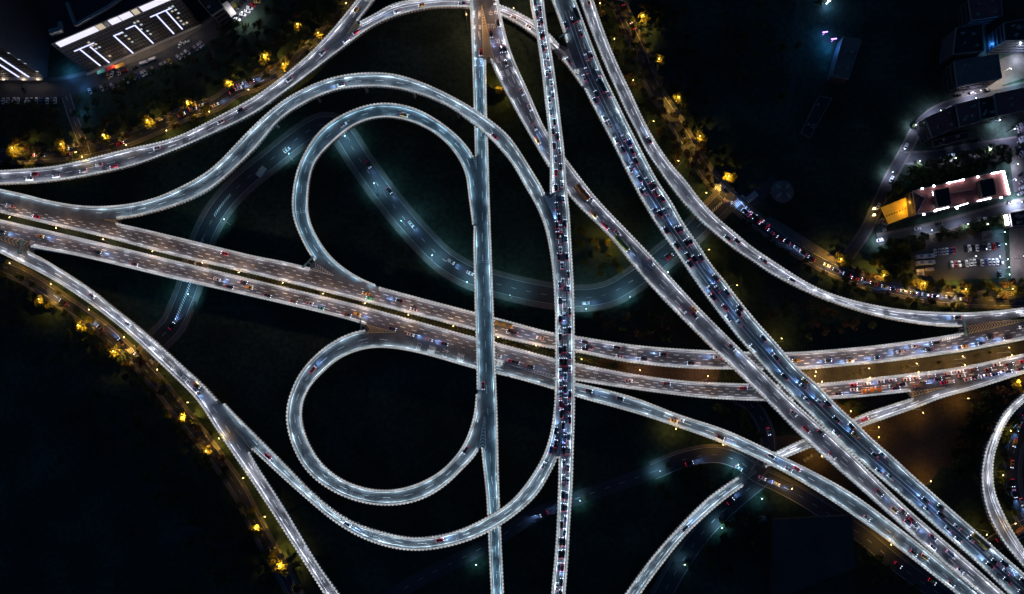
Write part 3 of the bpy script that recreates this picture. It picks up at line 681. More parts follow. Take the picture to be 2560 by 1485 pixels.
for uu in (on_facade(296, 95)[0], on_facade(343, 75)[0], on_facade(430, 40)[0], on_facade(232, 125)[0]):
    for k in range(6):
        for j in range(2): 
            if RNG.random() < .55: fpanel(uu + 1.6 + j * 2.3, 7 + k * AH / 11.5 * 1.15, uu + 3.0 + j * 2.3, 8.6 + k * AH / 11.5 * 1.15, .25, .08, 'lit_window', 'coolwin' if RNG.random() < .6 else 'warmwin')
fpanel(-1, .6, AL, 1.1, .2, 1.6, 'entrance_canopy', 'trim')
for k in range(7):
    c = A0 + au * (AL * (k + .7) / 7.4) + an * 4.5
    point('shopfront_lamp', (c.x - Ao[0], c.y - Ao[1], 5.5), 420 * (.5 + RNG.random()), (1.0, .78, .55), Aroot, .5)
for k in range(5):
    c = A0 + au * (AL * (k + .5) / 5) + an * 4; point('crown_glow', (c.x - Ao[0], c.y - Ao[1], AH - 2.0), 900, (.85, .85, 1), Aroot, .8)  # added floods spread the crown's glow over the facade
# rooftop ledge and plant room
rp = MB()
L_ = [P(171, 10, AH), P(192, 66, AH), P(274, 20, AH), P(330, -20, AH)]
for a, d in zip(L_, L_[1:]):
    a = Vector(a); d = Vector(d); m_ = (a + d) / 2
    rp.box((m_.x, m_.y, AH + 1.0), ((d - a).length, 1.8, 2.0), rz=math.atan2(d.y - a.y, d.x - a.x))
rp.obj('roof_ledge', M['trim'], Aroot, Ao)
b = MB(); c = P(139, 77, AH + 2); b.box((c[0], c[1], AH + 1.5), (7.5, 3, 3), rz=.3); c = P(150, 66, AH + 2); b.box((c[0], c[1], AH + 1.2), (2, 6, 2.4), rz=.2); b.obj('plant_room', M['trim'], Aroot, Ao)
for i, (x, y, cx_, lab) in enumerate(((275,170,(.55,.04,.04),"red shop awning at the foot of the office block"), (299,164,(.7,.35,.06),"orange shop awning beside the red one at the office block"), (254,178,(.05,.25,.3),"teal shop awning at the left foot of the office block"))):
    m_ = mat("awning_cloth_%d" % i, cx_, .8); c = P(x, y, 3.5); b = MB()
    b.box((c[0], c[1], 3.5), (6.2, 2.6, .25), rz=ang); b.box((c[0] + an.x * 1.25, c[1] + an.y * 1.25, 3.2), (6.2, .12, .6), rz=ang)
    for s in (-2.9, 2.9): b.tube((c[0] + au.x * s + an.x * 1.2, c[1] + au.y * s + an.y * 1.2, 0), (c[0] + au.x * s + an.x * 1.2, c[1] + au.y * s + an.y * 1.2, 3.4), .06)
    tag(b.obj('awning', m_), lab, 'awning')

# neighbour tower at the left edge
B1 = Vector(P(118, 198)); B0 = Vector(P(-140, 200)); bu = (B1 - B0).normalized(); bn = Vector((bu.y, -bu.x, 0)); bn = bn if bn.y < 0 else -bn
Bo = tuple((B0 + B1) / 2); Broot = empty('tower_building', Bo, "dark tower with two slanting white light bars at the left edge", 'building')
BH = 62.0; b = MB(); q = [B0, B1, B1 - bn * 55, B0 - bn * 55]; b.prism([(p.x, p.y) for p in q], 0, BH); b.obj('wall', M['tower'], Broot, Bo)
b = MB(); b.prism([(p.x, p.y) for p in q], BH + .003, BH + .5); b.obj('roof', M['roofdark'], Broot, Bo)
b = MB()
for k in range(1, 17):
    c = (B0 + B1) / 2 + bn * .1; b.box((c.x, c.y, k * 3.6), ((B1 - B0).length - 1, .2, .5))
b.obj('facade_grid', M['roofdark'], Broot, Bo)
for x in (50, 75):
    p = PW(x, 193, B0, bn); u = (p - B0).dot(bu); c = B0 + bu * u + bn * .4; b = MB()
    b.box((c.x, c.y, 3.4 + 14), (1.2, .3, 28)); b.obj('light_bar', M['bar'], Broot, Bo)
b = MB(); c = (B0 + B1) / 2 + bn * 1.2; b.box((c.x, c.y, 4), ((B1 - B0).length, 2.2, .6)); b.obj('entrance_canopy', M['trim'], Broot, Bo)
for x, y in ((22, 132), (48, 148), (63, 158), (93, 178)):
    p = PW(x, y, B0, bn) + bn * .2; b = MB(); b.box(tuple(p), (1.4, .1, 1.0)); b.obj('lit_window', M['coolwin'], Broot, Bo)
for x in (20, 70, 105): c = P(x, 207); point('shopfront_lamp', (c[0] - Bo[0], c[1] - Bo[1], 5), 350, (1, .8, .6), Broot, .5)
R0, c, _ = building('office_building', [(505,-60),(560,20),(530,40),(470,-30)], 22, "dark building with bright entrance steps at the top left edge", storeys=5)
b = MB(); p = P(577, 30); b.box((p[0], p[1], 3.4), (11, 5, .3), rz=-.95); b.box((p[0] - 3, p[1] + 5, 1.6), (.4, 4, 3), rz=-.95); tag(b.obj('entrance_canopy', M['trim']), "white entrance canopy beside round green shrubs, top left", 'canopy')
point('entrance_lamp', (p[0] + 3, p[1] - 1, 7), 2600, (.95, .95, 1.0))

# right-hand side: hall with floodlit roof, canopy, red-roofed blocks, tan-roofed block
Croot, Cc, Cp = building('hall_building', [(2281,478),(2508,426),(2527,487),(2289,536)], 17, "long floodlit hall with a red roof and two dark roof blocks, right side", roof='roofred', storeys=4)
for foot in ([(2336,476),(2370,470),(2377,512),(2345,520)], [(2447,452),(2482,446),(2490,487),(2456,495)]):
    pts = [P(x, y, 20)[:2] for x, y in foot]; b = MB(); b.prism(pts, 17.003, 20.5); b.obj('roof_block', M['roofdark'], Croot, Cc)
b = MB()
for a, d in (((2284,480),(2313,496)), ((2313,496),(2292,533)), ((2376,483),(2430,473)), ((2448,444),(2462,452))):
    a = Vector(P(*a, 17.1)); d = Vector(P(*d, 17.1)); m_ = (a + d) / 2; b.box((m_.x, m_.y, 17.25), ((d - a).length, .4, .5), rz=math.atan2(d.y - a.y, d.x - a.x))
b.obj('roof_ridge', M['trim'], Croot, Cc)
for (x0, y0, x1, y1, w_) in ((2332,478,2342,522,.5), (2340,526,2372,518,.5), (2446,453,2454,494,.4), (2444,503,2478,495,.5), (2388,518,2420,508,.3), (2367,458,2410,449,.3), (2509,428,2523,486,1.1), (2479,434,2508,428,.5)):
    a = Vector(P(x0, y0, 18)); d = Vector(P(x1, y1, 18)); m_ = (a + d) / 2; b = MB()
    b.box((m_.x, m_.y, 17.9), ((d - a).length, w_, .25), rz=math.atan2(d.y - a.y, d.x - a.x)); b.obj('floodlight_strip', M['flood'], Croot, Cc)
for x, y in ((2335,465),(2374,457),(2408,449),(2445,442),(2484,433),(2306,471),(2310,536),(2503,494),(2393,520),(2338,527)):
    p = P(x, y, 18.2); point('floodlight', (p[0] - Cc[0], p[1] - Cc[1], 18.6), 260, (1.0, .86, .92), Croot, .3)
    b = MB(); b.box((p[0], p[1], 18.1), (.9, .9, .5)); b.obj('floodlight_head', M['flood'], Croot, Cc)
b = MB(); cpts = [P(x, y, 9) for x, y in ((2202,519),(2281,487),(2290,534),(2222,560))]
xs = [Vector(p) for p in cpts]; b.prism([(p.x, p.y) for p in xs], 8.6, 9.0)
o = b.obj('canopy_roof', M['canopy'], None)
cr_ = empty('canopy', (o.data.vertices[0].co.x, o.data.vertices[0].co.y, 0), "glowing amber yellow canopy at the left end of the floodlit hall", 'canopy')
o.parent = cr_; o.location = (-cr_.location.x, -cr_.location.y, 0)
b = MB()
for k in range(11):
    t = (k + .5) / 11; m_ = (xs[0].lerp(xs[3], .55)).lerp(xs[1].lerp(xs[2], .55), t); b.box((m_.x, m_.y, 9.1), (.5, .9, .3))
ch = b.obj('roof_vents', M['roofdark'], cr_, tuple(cr_.location))
b = MB()
for p in xs + [xs[0].lerp(xs[1], .5), xs[3].lerp(xs[2], .5)]: b.tube((p.x, p.y, 0), (p.x, p.y, 8.6), .25)
b.obj('columns', M['steel'], cr_, tuple(cr_.location))
for p in (xs[0].lerp(xs[2], .6), xs[0].lerp(xs[2], .85), xs[3].lerp(xs[1], .7)):
    point('canopy_lamp', (p.x - cr_.location.x, p.y - cr_.location.y, 11.5), 700, (1, .55, .08), cr_, .4)

building('flat_roofed_building', [(2384,154),(2494,136),(2503,195),(2392,216)], 13, "tan flat roofed building beside the lattice paved plaza, right edge", roof='rooftan', storeys=3)
building('annex_building', [(2376,174),(2388,172),(2391,184),(2379,187)], 8, "small dark annex on the left wall of the tan roofed building", parapet=.5)
building('red_roofed_building', [(2388,262),(2445,248),(2450,303),(2399,318)], 15, "dark red roofed block left of the grey roofed block, right edge", roof='roofred', storeys=4)
building('grey_roofed_building', [(2446,248),(2482,240),(2490,292),(2452,299)], 14, "narrow grey roofed block between two dark red roofs, right edge", roof='roofdark', storeys=4)
building('red_roofed_building', [(2484,236),(2600,212),(2600,268),(2492,290)], 15, "dark red roofed block at the right edge above the parked cars", roof='roofred', storeys=4)
building('red_roofed_building', [(2312,296),(2386,264),(2397,316),(2330,345)], 12, "low brownish red roofed block beside the pale curving street", roof='roofred', storeys=3)
building('grey_roofed_building', [(2508,58),(2620,40),(2620,100),(2512,102)], 18, "dark grey roofed building in the top right corner", roof='roofdark', storeys=5)
building('grey_roofed_building', [(2390,70),(2455,60),(2458,128),(2382,136)], 16, "unlit black roofed building beside the blue lit yard, top right", roof='roofdark')
building('long_roofed_building', [(2108,92),(2153,99),(2121,198),(2080,190)], 9, "long dim blue grey roof beside the blue lamps, upper right", roof='rooftan', parapet=.6)
building('low_building', [(2048,240),(2080,246),(2024,345),(2003,332)], 5, "narrow low dark roof below the long blue grey roof", roof='roofdark', parapet=.4)
building('low_building', [(2330,352),(2420,330),(2424,345),(2334,368)], 4, "long low dark annex below the brownish red roofed block", roof='roofdark', parapet=.4)
building('low_building', [(2400,100),(2450,94),(2452,112),(2402,118)], 6, "small low roof north of the tan roofed building", roof='rooftan', parapet=.4)
building('red_roofed_building', [(2420,0),(2500,-20),(2505,40),(2428,52)], 12, "unlit red roofed building at the top edge near the right corner", roof='roofred', storeys=3)
building('low_building', [(2205,545),(2222,556),(2214,570),(2198,560)], 4, "small dark gatehouse below the amber canopy", roof='roofdark', parapet=.4)
building('low_building', [(2455,580),(2478,576),(2481,596),(2458,600)], 4, "small grey service block at the top of the car park", roof='rooftan', parapet=.4)
building('lit_shop_building', [(2524,534),(2600,520),(2600,560),(2530,566)], 7, "dark roofed shop with a white lit edge by the car park, right edge", roof='roofdark', storeys=2)
building('dark_building', [(1935,1300),(2130,1290),(2140,1420),(1935,1500)], 7, "large unlit dark roofed building at the bottom, right of the rising ramp", wall='roofasphalt', roof='roofasphalt', parapet=0)
building('roof_hut', [(1893,1292),(1915,1292),(1915,1304),(1893,1304)], 5, "small black flat roofed hut left of the dark building, bottom right", roof='roofdark', parapet=.3)
building('red_hut', [(2229,628),(2245,626),(2246,640),(2230,641)], 3.5, "small red roofed hut among trees left of the car park", roof='roofred', parapet=0)
b = MB(); a = Vector(P(2516, 537, 7)); d = Vector(P(2521, 562, 7)); m_ = (a + d) / 2
b.box((m_.x, m_.y, 6.0), ((d - a).length, 1.0, 2.2), rz=math.atan2(d.y - a.y, d.x - a.x)); tag(b.obj('lit_sign', M['flood']), "white lit sign wall of the shop by the car park", 'sign')

# round tensile shelter by the right-hand street
tr = empty('round_shelter', P(1950, 483), "round shelter roof with four pale pointed sails, beside the jammed street", 'shelter')
b = MB(); R_ = 7.4; n = 28
vs = [(0, 0, 6.2)] + [(R_ * math.cos(2 * math.pi * i / n), R_ * math.sin(2 * math.pi * i / n), 4.0) for i in range(n)]
b.add(vs, [(0, 1 + i, 1 + (i + 1) % n) for i in range(n)]); b.add([(x, y, z - .25) for x, y, z in vs], [(0, 1 + (i + 1) % n, 1 + i) for i in range(n)]); b.obj('shelter_roof', M['rooftan'], tr)
for k in range(4):
    b = MB(); a = math.pi / 4 + k * math.pi / 2; ca, sa = math.cos(a), math.sin(a)
    f = lambda r, s, z: (ca * r - sa * s, sa * r + ca * s, z)
    b.add([f(1.5, 0, 6.4), f(4.2, -1.2, 5.6), f(6.9, 0, 4.6), f(4.2, 1.2, 5.6), f(4.2, 0, 6.1)], [(0, 1, 4), (1, 2, 4), (2, 3, 4), (3, 0, 4)]); b.obj('sail', M['trim'], tr)
for k in range(6):
    b = MB(); a = k * math.pi / 3; b.tube((6.6 * math.cos(a), 6.6 * math.sin(a), 0), (6.6 * math.cos(a), 6.6 * math.sin(a), 4.0), .15); b.obj('post', M['steel'], tr)

# blue-lit yard near the top right
for x, y, m_, w_, lab in ((2063,80,'violet',3.4,"violet neon bar over the blue lit yard, upper right"), (2085,97,'violet',3.6,"white violet neon bar beside the long roof, upper right"), (2073,1,'lampblue',1.2,"pale blue lamp at the top edge above the blue lit yard")):
    b = MB(); c = P(x, y, 4); b.box((c[0], c[1], 4), (w_, .5, .4), rz=.12); b.tube((c[0], c[1], 0), (c[0], c[1], 3.9), .09); tag(b.obj('neon_light', M[m_]), lab, 'light')
for x, y, e in ((2066,92,150), (2074,112,260), (2078,120,150), (2060,78,80), (2073,8,260), (2064,160,20)): c = P(x, y, 4); point('yard_light', c, e * 8, (.05, .32, 1.0), None, .4)
for x, y, e, cc in ((2472,110,260,(.05,.3,1)), (2405,140,200,(.4,.9,1)), (2425,30,160,(.05,.4,1)), (2555,142,500,(.6,.7,1)), (2548,200,350,(.3,.7,1))): point('yard_light', P(x, y, 5), e * 9, cc, None, .4)
for x, y, e in ((170,180,260),(165,172,160),(205,215,240),(200,282,120)): point('yard_light', P(x, y, 4), e * 4, (.1, .4, 1), None, .4)

# overhead sign gantries at the gores
def gantry(key, p, q, label, m='steel'):
    a, d = px3(key, p), px3(key, q); z = max(a.z, d.z); mid = (a + d) / 2; r = empty('sign_gantry', (mid.x, mid.y, z), label, 'sign gantry', 'sign gantries')
    o = (mid.x, mid.y, z); ag = math.atan2(d.y - a.y, d.x - a.x); L = (d - a).length
    b = MB(); b.box((mid.x, mid.y, z + 6.4), (L, .5, .5), rz=ag); b.box((mid.x, mid.y, z + 5.4), (L, .35, .35), rz=ag); b.obj('beam', M[m], r, o)
    b = MB(); b.tube((mid.x, mid.y, z - 1), (mid.x, mid.y, z + 6.4), .3); b.obj('post', M[m], r, o)
    for t in (.22, .78):
        c = a.lerp(d, t); b = MB(); b.box((c.x, c.y, z + 5.9), (L * .38, .25, 3.4), rz=ag); b.obj('sign_panel', M['signgreen'], r, o)
M['signgreen'] = mat("green_sign_panel", (0.02, 0.16, 0.14), .5)
gantry('R10', (790,645), (762,674), "dark sign gantry at the striped gore where the upper loop meets the carriageway")
gantry('R11', (906,803), (908,828), "thin sign gantry at the striped gore of the lower loop")
gantry('R10', (2397,803), (2402,842), "long grey sign gantry across the striped gore at the right edge")
gantry('R8', (1396,105), (1424,85), "teal sign gantry at the top gore of the four lane viaduct")
gantry('R11', (70,605), (64,640), "pale sign gantry over the striped gore at the left edge")
# ---------------------------------------------------------------- trees, hedges, lamps
ORD = "first second third fourth fifth sixth seventh eighth ninth tenth eleventh twelfth thirteenth fourteenth fifteenth sixteenth seventeenth eighteenth nineteenth twentieth".split()
def ordn(i, n):
    if n == 1: return "only"
    return ORD[i] if i < len(ORD) else "last"
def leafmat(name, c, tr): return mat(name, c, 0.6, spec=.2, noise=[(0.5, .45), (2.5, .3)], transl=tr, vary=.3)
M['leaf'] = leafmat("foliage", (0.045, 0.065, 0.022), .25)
M['leaf_lit'] = leafmat("foliage_lamplit", (0.13, 0.12, 0.024), .4)  # brighter, yellower leaves carry lamp glow in their colour
M['leafr'] = leafmat("foliage_russet", (0.075, 0.050, 0.026), .3)
M['bark'] = mat("bark", (0.08, 0.06, 0.045), .9)

def leaf_quads(mb, cen, rad, n, size, rng, flat=.75):
    for _ in range(n):
        d = rng.normal(size=3); d /= np.linalg.norm(d); r = rad * (rng.random() ** .33)
        c = np.array(cen) + d * r * np.array([1, 1, flat])
        a = rng.normal(size=3); a[2] *= .5; a /= np.linalg.norm(a); b = np.cross(a, rng.normal(size=3)); b /= np.linalg.norm(b)
        s = size * (.6 + .8 * rng.random())
        mb.add([c - a * s, c + b * s * .55, c + a * s, c - b * s * .55], [(0, 1, 2, 3)])
def tree_meshes(seed, kind):
    rng = np.random.default_rng(seed); crown = MB(); R = 3.3 + rng.random() * .8
    for k in range(9):
        a = rng.random() * 6.28; r = R * (.15 + .62 * rng.random()) if k else 0
        leaf_quads(crown, (r * math.cos(a), r * math.sin(a), 5.2 + 1.5 * rng.random() - .25 * r), R * (.36 + .2 * rng.random()), 62, .48, rng)
    tr = MB(); tr.tube((0, 0, -.2), (.1, .05, 2.6), .26, .18); 
    for k in range(5):
        a = k * 1.26 + rng.random(); tr.tube((.1, .05, 2.4), (1.7 * math.cos(a), 1.7 * math.sin(a), 4.8), .13, .05, 5)
    return crown.mesh('tree_crown', [M[kind]]), tr.mesh('tree_trunk', [M['bark']])
TM = {k: [tree_meshes(10 * j + i, k) for i in range(4)] for j, k in enumerate(('leaf', 'leaf_lit', 'leafr'))}
def free_of_roads(x, y, rad=2.6, streets=True):
    for w in WAYS.values():
        d = np.hypot(w.C[::8, 0] - x, w.C[::8, 1] - y); j = int(d.argmin())
        if d[j] < w.W[::8][j] / 2 + rad: return False
    if streets:
        for s in STREETS.values():
            d = np.hypot(s.C[:, 0] - x, s.C[:, 1] - y); j = int(d.argmin())
            if d[j] < s.W[j] / 2 + .6: return False
    return True
TREES = []
def tree(x, y, label, group=None, kind='leaf', s=1.0):
    cm, tm = random.choice(TM[kind])
    r = empty('tree', (x, y, 0), label, 'tree', group, random.random() * 6.28); r.scale = (s, s, s * random.uniform(.9, 1.15))
    link_mesh('crown', cm, r); link_mesh('trunk', tm, r); TREES.append((x, y)); return r
def inpoly(x, y, poly):
    c = False; n = len(poly)
    for i in range(n):
        (x1, y1), (x2, y2) = poly[i], poly[(i + 1) % n]
        if (y1 > y) != (y2 > y) and x < (x2 - x1) * (y - y1) / (y2 - y1) + x1: c = not c
    return c
MASS = []
def scatter(poly, n, label, group, kinds=('leaf',), smin=.75, smax=1.25, dmin=5.0, streets=True, mass=False):
    xs = [p[0] for p in poly]; ys = [p[1] for p in poly]; k = 0
    for _ in range(n * 30):
        if k >= n: break
        px, py = random.uniform(min(xs), max(xs)), random.uniform(min(ys), max(ys))
        if not inpoly(px, py, poly): continue
        x, y, _z = P(px, py)
        if any((x - a) ** 2 + (y - b) ** 2 < dmin * dmin for a, b in TREES) or not free_of_roads(x, y, 2.0, streets): continue
        if mass: MASS.append((x, y, random.choice(kinds), random.uniform(smin, smax))); TREES.append((x, y))
        else: tree(x, y, label, group, random.choice(kinds), random.uniform(smin, smax))
        k += 1

LAMP_COOL, LAMP_SODIUM = 3.6, 3.2
def lamp(tip, h, label, group, cool=False, energy=2200, arm=1.6, toward=None, cone=150, tone=None):
    hx, hy, _z = P(*tip, h); r = empty('street_lamp', (hx, hy, 0), label, 'street lamp', group)
    a = toward if toward is not None else random.random() * 6.28
    bx, by = -arm * math.cos(a), -arm * math.sin(a)
    b = MB(); b.tube((bx, by, 0), (bx, by, h - .25), .15, .09); b.obj('pole', M['steel'], r)
    b = MB(); b.tube((bx, by, h - .3), (0, 0, h), .07); b.obj('arm', M['steel'], r)
    b = MB(); b.box((0, 0, h + .05), (.85, .38, .16), rz=a, taper=.85); hd = b.obj('lamp_head', M['lampcool' if cool else 'lampwarm'], r)
    point('lamp_light', (0, 0, h - .45), energy * (LAMP_COOL if cool else LAMP_SODIUM), tone or ((.30, .74, 1.0) if cool else SODIUM), r, .22, spot=cone, rot=(0, 0, 0))
    return r

# lamps standing among trees: each lights one crown bright yellow
UL, LLs, RG = "along the upper left street", "along the lower left street", "along the right hand street"
LIT = [((30,370),UL,1.0),((152,360),UL,.9),((257,337),UL,1.1),((368,301),UL,.95),((467,255),UL,.95),((569,205),UL,.95),((660,138),UL,.9),((708,160),UL,.75),((743,60),UL,.55),((795,82),UL,.65),
 ((97,748),LLs,.6),((195,813),LLs,.7),((283,878),LLs,.7),((455,1043),LLs,.95),((515,1128),LLs,.9),((640,1320),LLs,.85),((698,1415),LLs,.9),
 ((1607,38),RG,.9),((1648,147),RG,.95),((1697,243),RG,1.0),((1750,340),RG,.8),((1822,440),RG,1.0),((2103,648),RG,.85),((2210,688),RG,1.0),((2312,708),RG,.95),((2415,723),RG,1.1),((2532,722),RG,.9)]
for side in (UL, LLs, RG):
    L_ = sorted([q for q in LIT if q[1] == side], key=lambda q: q[0][0])
    for i, (p, _s, k) in enumerate(L_):
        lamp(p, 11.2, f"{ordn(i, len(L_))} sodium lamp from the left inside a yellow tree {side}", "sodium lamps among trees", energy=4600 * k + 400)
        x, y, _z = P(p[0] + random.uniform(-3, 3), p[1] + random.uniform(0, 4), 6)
        tree(x + .9, y - .8, f"{ordn(i, len(L_))} tree from the left lit bright yellow by a lamp {side}", "lamp lit yellow trees", 'leaf_lit', .85 + .5 * k)
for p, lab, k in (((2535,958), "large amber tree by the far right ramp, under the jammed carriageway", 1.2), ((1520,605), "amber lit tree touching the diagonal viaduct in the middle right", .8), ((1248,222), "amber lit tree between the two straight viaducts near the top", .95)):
    x, y, _z = P(*p, 6); tree(x, y, lab, None, 'leaf_lit', k); point('tree_lamp', (x + 1.5, y + 1, 9.2), 6000 * k, SODIUM, None, .2)
# amber poles between trees at the edges of the ramps
POLES = [((315,362),"upper left street"),((416,326),"upper left street"),((205,392),"upper left street"),((523,279),"upper left street"),((621,224),"upper left street"),
 ((24,658),"lower left ramp"),((127,710),"lower left ramp"),((222,774),"lower left ramp"),((310,843),"lower left ramp"),((393,924),"lower left ramp"),((469,1006),"lower left ramp"),((547,1096),"lower left ramp"),((608,1195),"lower left ramp"),((662,1292),"lower left ramp"),
 ((1536,97),"right curving ramp"),((1583,200),"right curving ramp"),((1634,303),"right curving ramp"),((1696,402),"right curving ramp"),((1766,482),"right curving ramp"),
 ((1773,624),"four lane viaduct"),((1843,713),"four lane viaduct"),((1954,846),"four lane viaduct"),((2127,1028),"four lane viaduct"),((2197,1068),"four lane viaduct"),((2197,1093),"four lane viaduct"),((2327,1203),"four lane viaduct"),((2467,1337),"four lane viaduct"),
 ((2308,1032),"short low ramp"),((2421,996),"short low ramp"),((2527,1077),"far right ramp"),((2508,1188),"far right ramp"),((2539,1309),"far right ramp"),
 ((2228,1362),"bottom right street"),((2055,1141),"bottom right street"),((1980,1222),"bottom right street"),((1690,1072),"long lower ramp"),((1808,1112),"long lower ramp"),((1284,20),"top arc ramp"),((1166,36),"top arc ramp"),((1500,8),"right curving ramp"),((865,8),"top arc ramp"),((1905,985),"short low ramp"),
 ((2040,929),"right median, upper row"),((2173,921),"right median, upper row"),((2292,909),"right median, upper row"),((2407,891),"right median, upper row"),((2523,869),"right median, upper row"),
 ((2038,940),"right median, lower row"),((2055,954),"right median, lower row"),((2175,944),"right median, lower row"),((2296,930),"right median, lower row"),((2412,912),"right median, lower row"),((2530,888),"right median, lower row"),
 ((24,543),"left median"),((140,570),"left median"),((258,598),"left median"),((381,628),"left median"),((506,657),"left median"),((597,681),"left median"),((707,707),"left median"),((808,734),"left median"),((912,758),"left median"),((1021,787),"left median"),((1133,815),"left median"),((1245,843),"middle median"),((1340,864),"middle median"),((1454,898),"middle median"),((1600,925),"middle median"),((1770,940),"middle median")]
for nm in dict.fromkeys(q[1] for q in POLES):
    L_ = sorted([q[0] for q in POLES if q[1] == nm])
    for i, p in enumerate(L_):
        med = 'median' in nm; over = 1150 < p[0] < 1300 and p[1] < 60      # these two stand above the straight viaducts
        lamp(p, 24.0 if over else 12.0, f"{ordn(i, len(L_))} tall sodium lamp from the left along the {nm}", "tall sodium lamps beside the roads", energy=1250 if med else 3200 if over else 1000, arm=2.2, tone=(1.0, .58, .33) if med or over else None, cone=None if med or over else 150)
COOLS = [(722,384),(862,340),(935,458),(1003,552),(1080,638),(1168,705),(1275,738),(1465,772),(1575,742),(1670,680),(1752,622),(560,548),(470,735)]
for i, p in enumerate(sorted(COOLS)):
    r = lamp(p, 10, f"{ordn(i, len(COOLS))} white lamp from the left along the winding dark street", "white lamps along the winding street", True, 2000, 1.2, cone=150)
    s_ = STREETS['S']; dd = s_.C - np.array(r.location[:2]); v_ = dd[int((dd ** 2).sum(1).argmin())]; v_ = Vector((v_[0], v_[1], -9.0))
    for ch in r.children:                        # the luminaire leans towards its street
        if ch.type == 'LIGHT': ch.rotation_euler = v_.to_track_quat('-Z', 'Y').to_euler()
for p, lab, e in (((1450,1252),"white lamp by a green bush right of the jammed viaduct, lower middle",500),((1650,1178),"white lamp in a green bush at the bend of the lower street",700),((1905,1247),"white lamp at the street corner right of the rising ramp",420),((1805,1320),"white lamp by the pale hut below the rising ramp",800),((1712,1412),"small white lamp in a green bush at the bottom, right of the rising ramp",260),((1190,1412),"white lamp beside the dim lower street left of the straight viaduct",420),((1846,1162),"white lamp at the lower right crossing",900)):
    lamp(p, 6.5, lab, None, True, e, 1.0)
for i, (p, e) in enumerate((((2512,580),400),((2515,610),400),((2520,648),400),((2523,668),400),((2524,686),400))): lamp(p, 5, f"{ordn(i,5)} white lamp from the top along the right fence of the car park", "white lamps by the car park", True, e, .8)
for p, e, lab in (((2555,505),2500,"bright blue white lamp at the right edge beside the hall"),((2500,641),260,"blue white lamp between the car rows in the car park"),((2290,312),420,"pale lamp at the bend of the pale right street"),((2232,430),420,"pale lamp above the pale street, left of the hall trees"),((2205,597),500,"pale lamp by a white car below the amber canopy"),((2390,395),520,"pale lamp between two parked white cars above the hall trees"),((2500,300),420,"pale lamp on the forecourt at the right edge, below the red roofs"),((2440,245),300,"pale lamp on the street under the tan roofed building"),((2330,575),380,"pale lamp on the street below the floodlit hall"),((2545,410),500,"pale lamp by the parked cars at the right edge"),((2470,560),420,"pale lamp above the green lawn by the lit shop"),((2262,372),300,"pale lamp at the fork of the pale right street")):
    r = lamp(p, 6, lab, None, True, e * 2.6, 1.0)
    for ch in r.children:
        if ch.type == 'LIGHT': ch.data.color = (.62, .70, 1.0)
for p, e_, h_, tn, lab in (((2528,172),5200,15,(1,.86,.78),"added tall mast lamp over the lattice paved plaza"),((2452,226),2600,9,(.72,.72,1),"added lamp on the forecourt under the tan roofed building"),((2352,276),2600,9,(.6,.66,1),"added lamp where the pale street meets the red roofed block"),((2538,322),3600,10,(.62,.62,1),"added violet white mast lamp above the right edge car column"),((2478,372),2200,9,(.62,.68,1),"added lamp on the pale street above the hall trees"),((2300,402),1800,9,(.6,.66,1),"added lamp at the left end of the pale side street"),((2540,450),3600,10,(.55,.58,1),"added violet white mast lamp at the right end of the floodlit hall"),((2420,560),1800,8,(.6,.66,1),"added lamp between the hall and the tree row"),((2560,640),3600,12,(.8,.72,.9),"added mast lamp on the pale plaza right of the car park"),((2440,640),1500,12,(.8,.75,.75),"added mast lamp over the middle of the car park"),((605,30),2600,10,(.85,.85,.9),"lamp over the parked cars right of the white canopy")):  # right-hand lamps here are added to brighten the dark building cluster
    lamp(p, h_, lab, None, True, e_, 1.2, tone=tn)
for x, y in ((2186,521), (2186,537)):
    b = MB(); c = P(x, y, 3); b.box((c[0], c[1], 3), (1.4, 1.2, .5)); b.tube((c[0], c[1], 0), (c[0], c[1], 2.8), .12)
    tag(b.obj('gate_lamp', M['lampwarm']), ("upper" if y < 530 else "lower") + " of two warm gate lamps left of the amber canopy", 'lamp'); point('gate_light', (c[0], c[1] - 1.0, 3.5), 120, (1, .7, .3), None, .3)

for poly, n_ in (([(-20,640),(100,690),(250,795),(350,890),(420,960),(500,1060),(560,1140),(640,1270),(720,1420),(700,1440),(600,1280),(500,1120),(400,1000),(330,920),(240,850),(100,750),(-20,690)], 46), ([(-20,375),(180,365),(300,335),(420,290),(470,268),(480,285),(420,318),(300,372),(180,400),(-20,412)], 26), ([(620,200),(720,140),(800,75),(850,0),(890,0),(830,90),(740,170),(640,225)], 20), ([(1520,0),(1560,0),(1610,110),(1660,220),(1740,360),(1790,450),(1760,450),(1690,350),(1610,220),(1560,110)], 30), ([(2080,650),(2200,688),(2320,715),(2440,728),(2560,730),(2560,742),(2420,738),(2300,728),(2180,704)], 20)):
    scatter(poly, n_, '', None, ('leafr', 'leaf_lit', 'leaf'), .6, 1.0, 4.2, False, True)
D = "dark bushy tree in the unlit strip"
scatter([(0,268),(150,265),(250,245),(330,205),(430,165),(520,122),(560,85),(640,40),(700,0),(850,-10),(780,70),(640,180),(560,215),(470,250),(380,290),(270,335),(150,350),(0,365)], 95, D + " between the parked cars and the upper left street", "trees of the upper left strip", ('leaf','leaf','leaf','leafr'), dmin=5.5, mass=True)
scatter([(0,395),(180,392),(300,368),(420,328),(500,292),(600,245),(720,165),(850,60),(860,20),(800,90),(700,180),(560,275),(430,335),(300,372),(180,398),(0,420)], 34, "russet tree lit amber between the upper left street and the ramp", "amber lit trees beside the upper left ramp", ('leafr','leaf_lit'), .6, .95, 4.2)
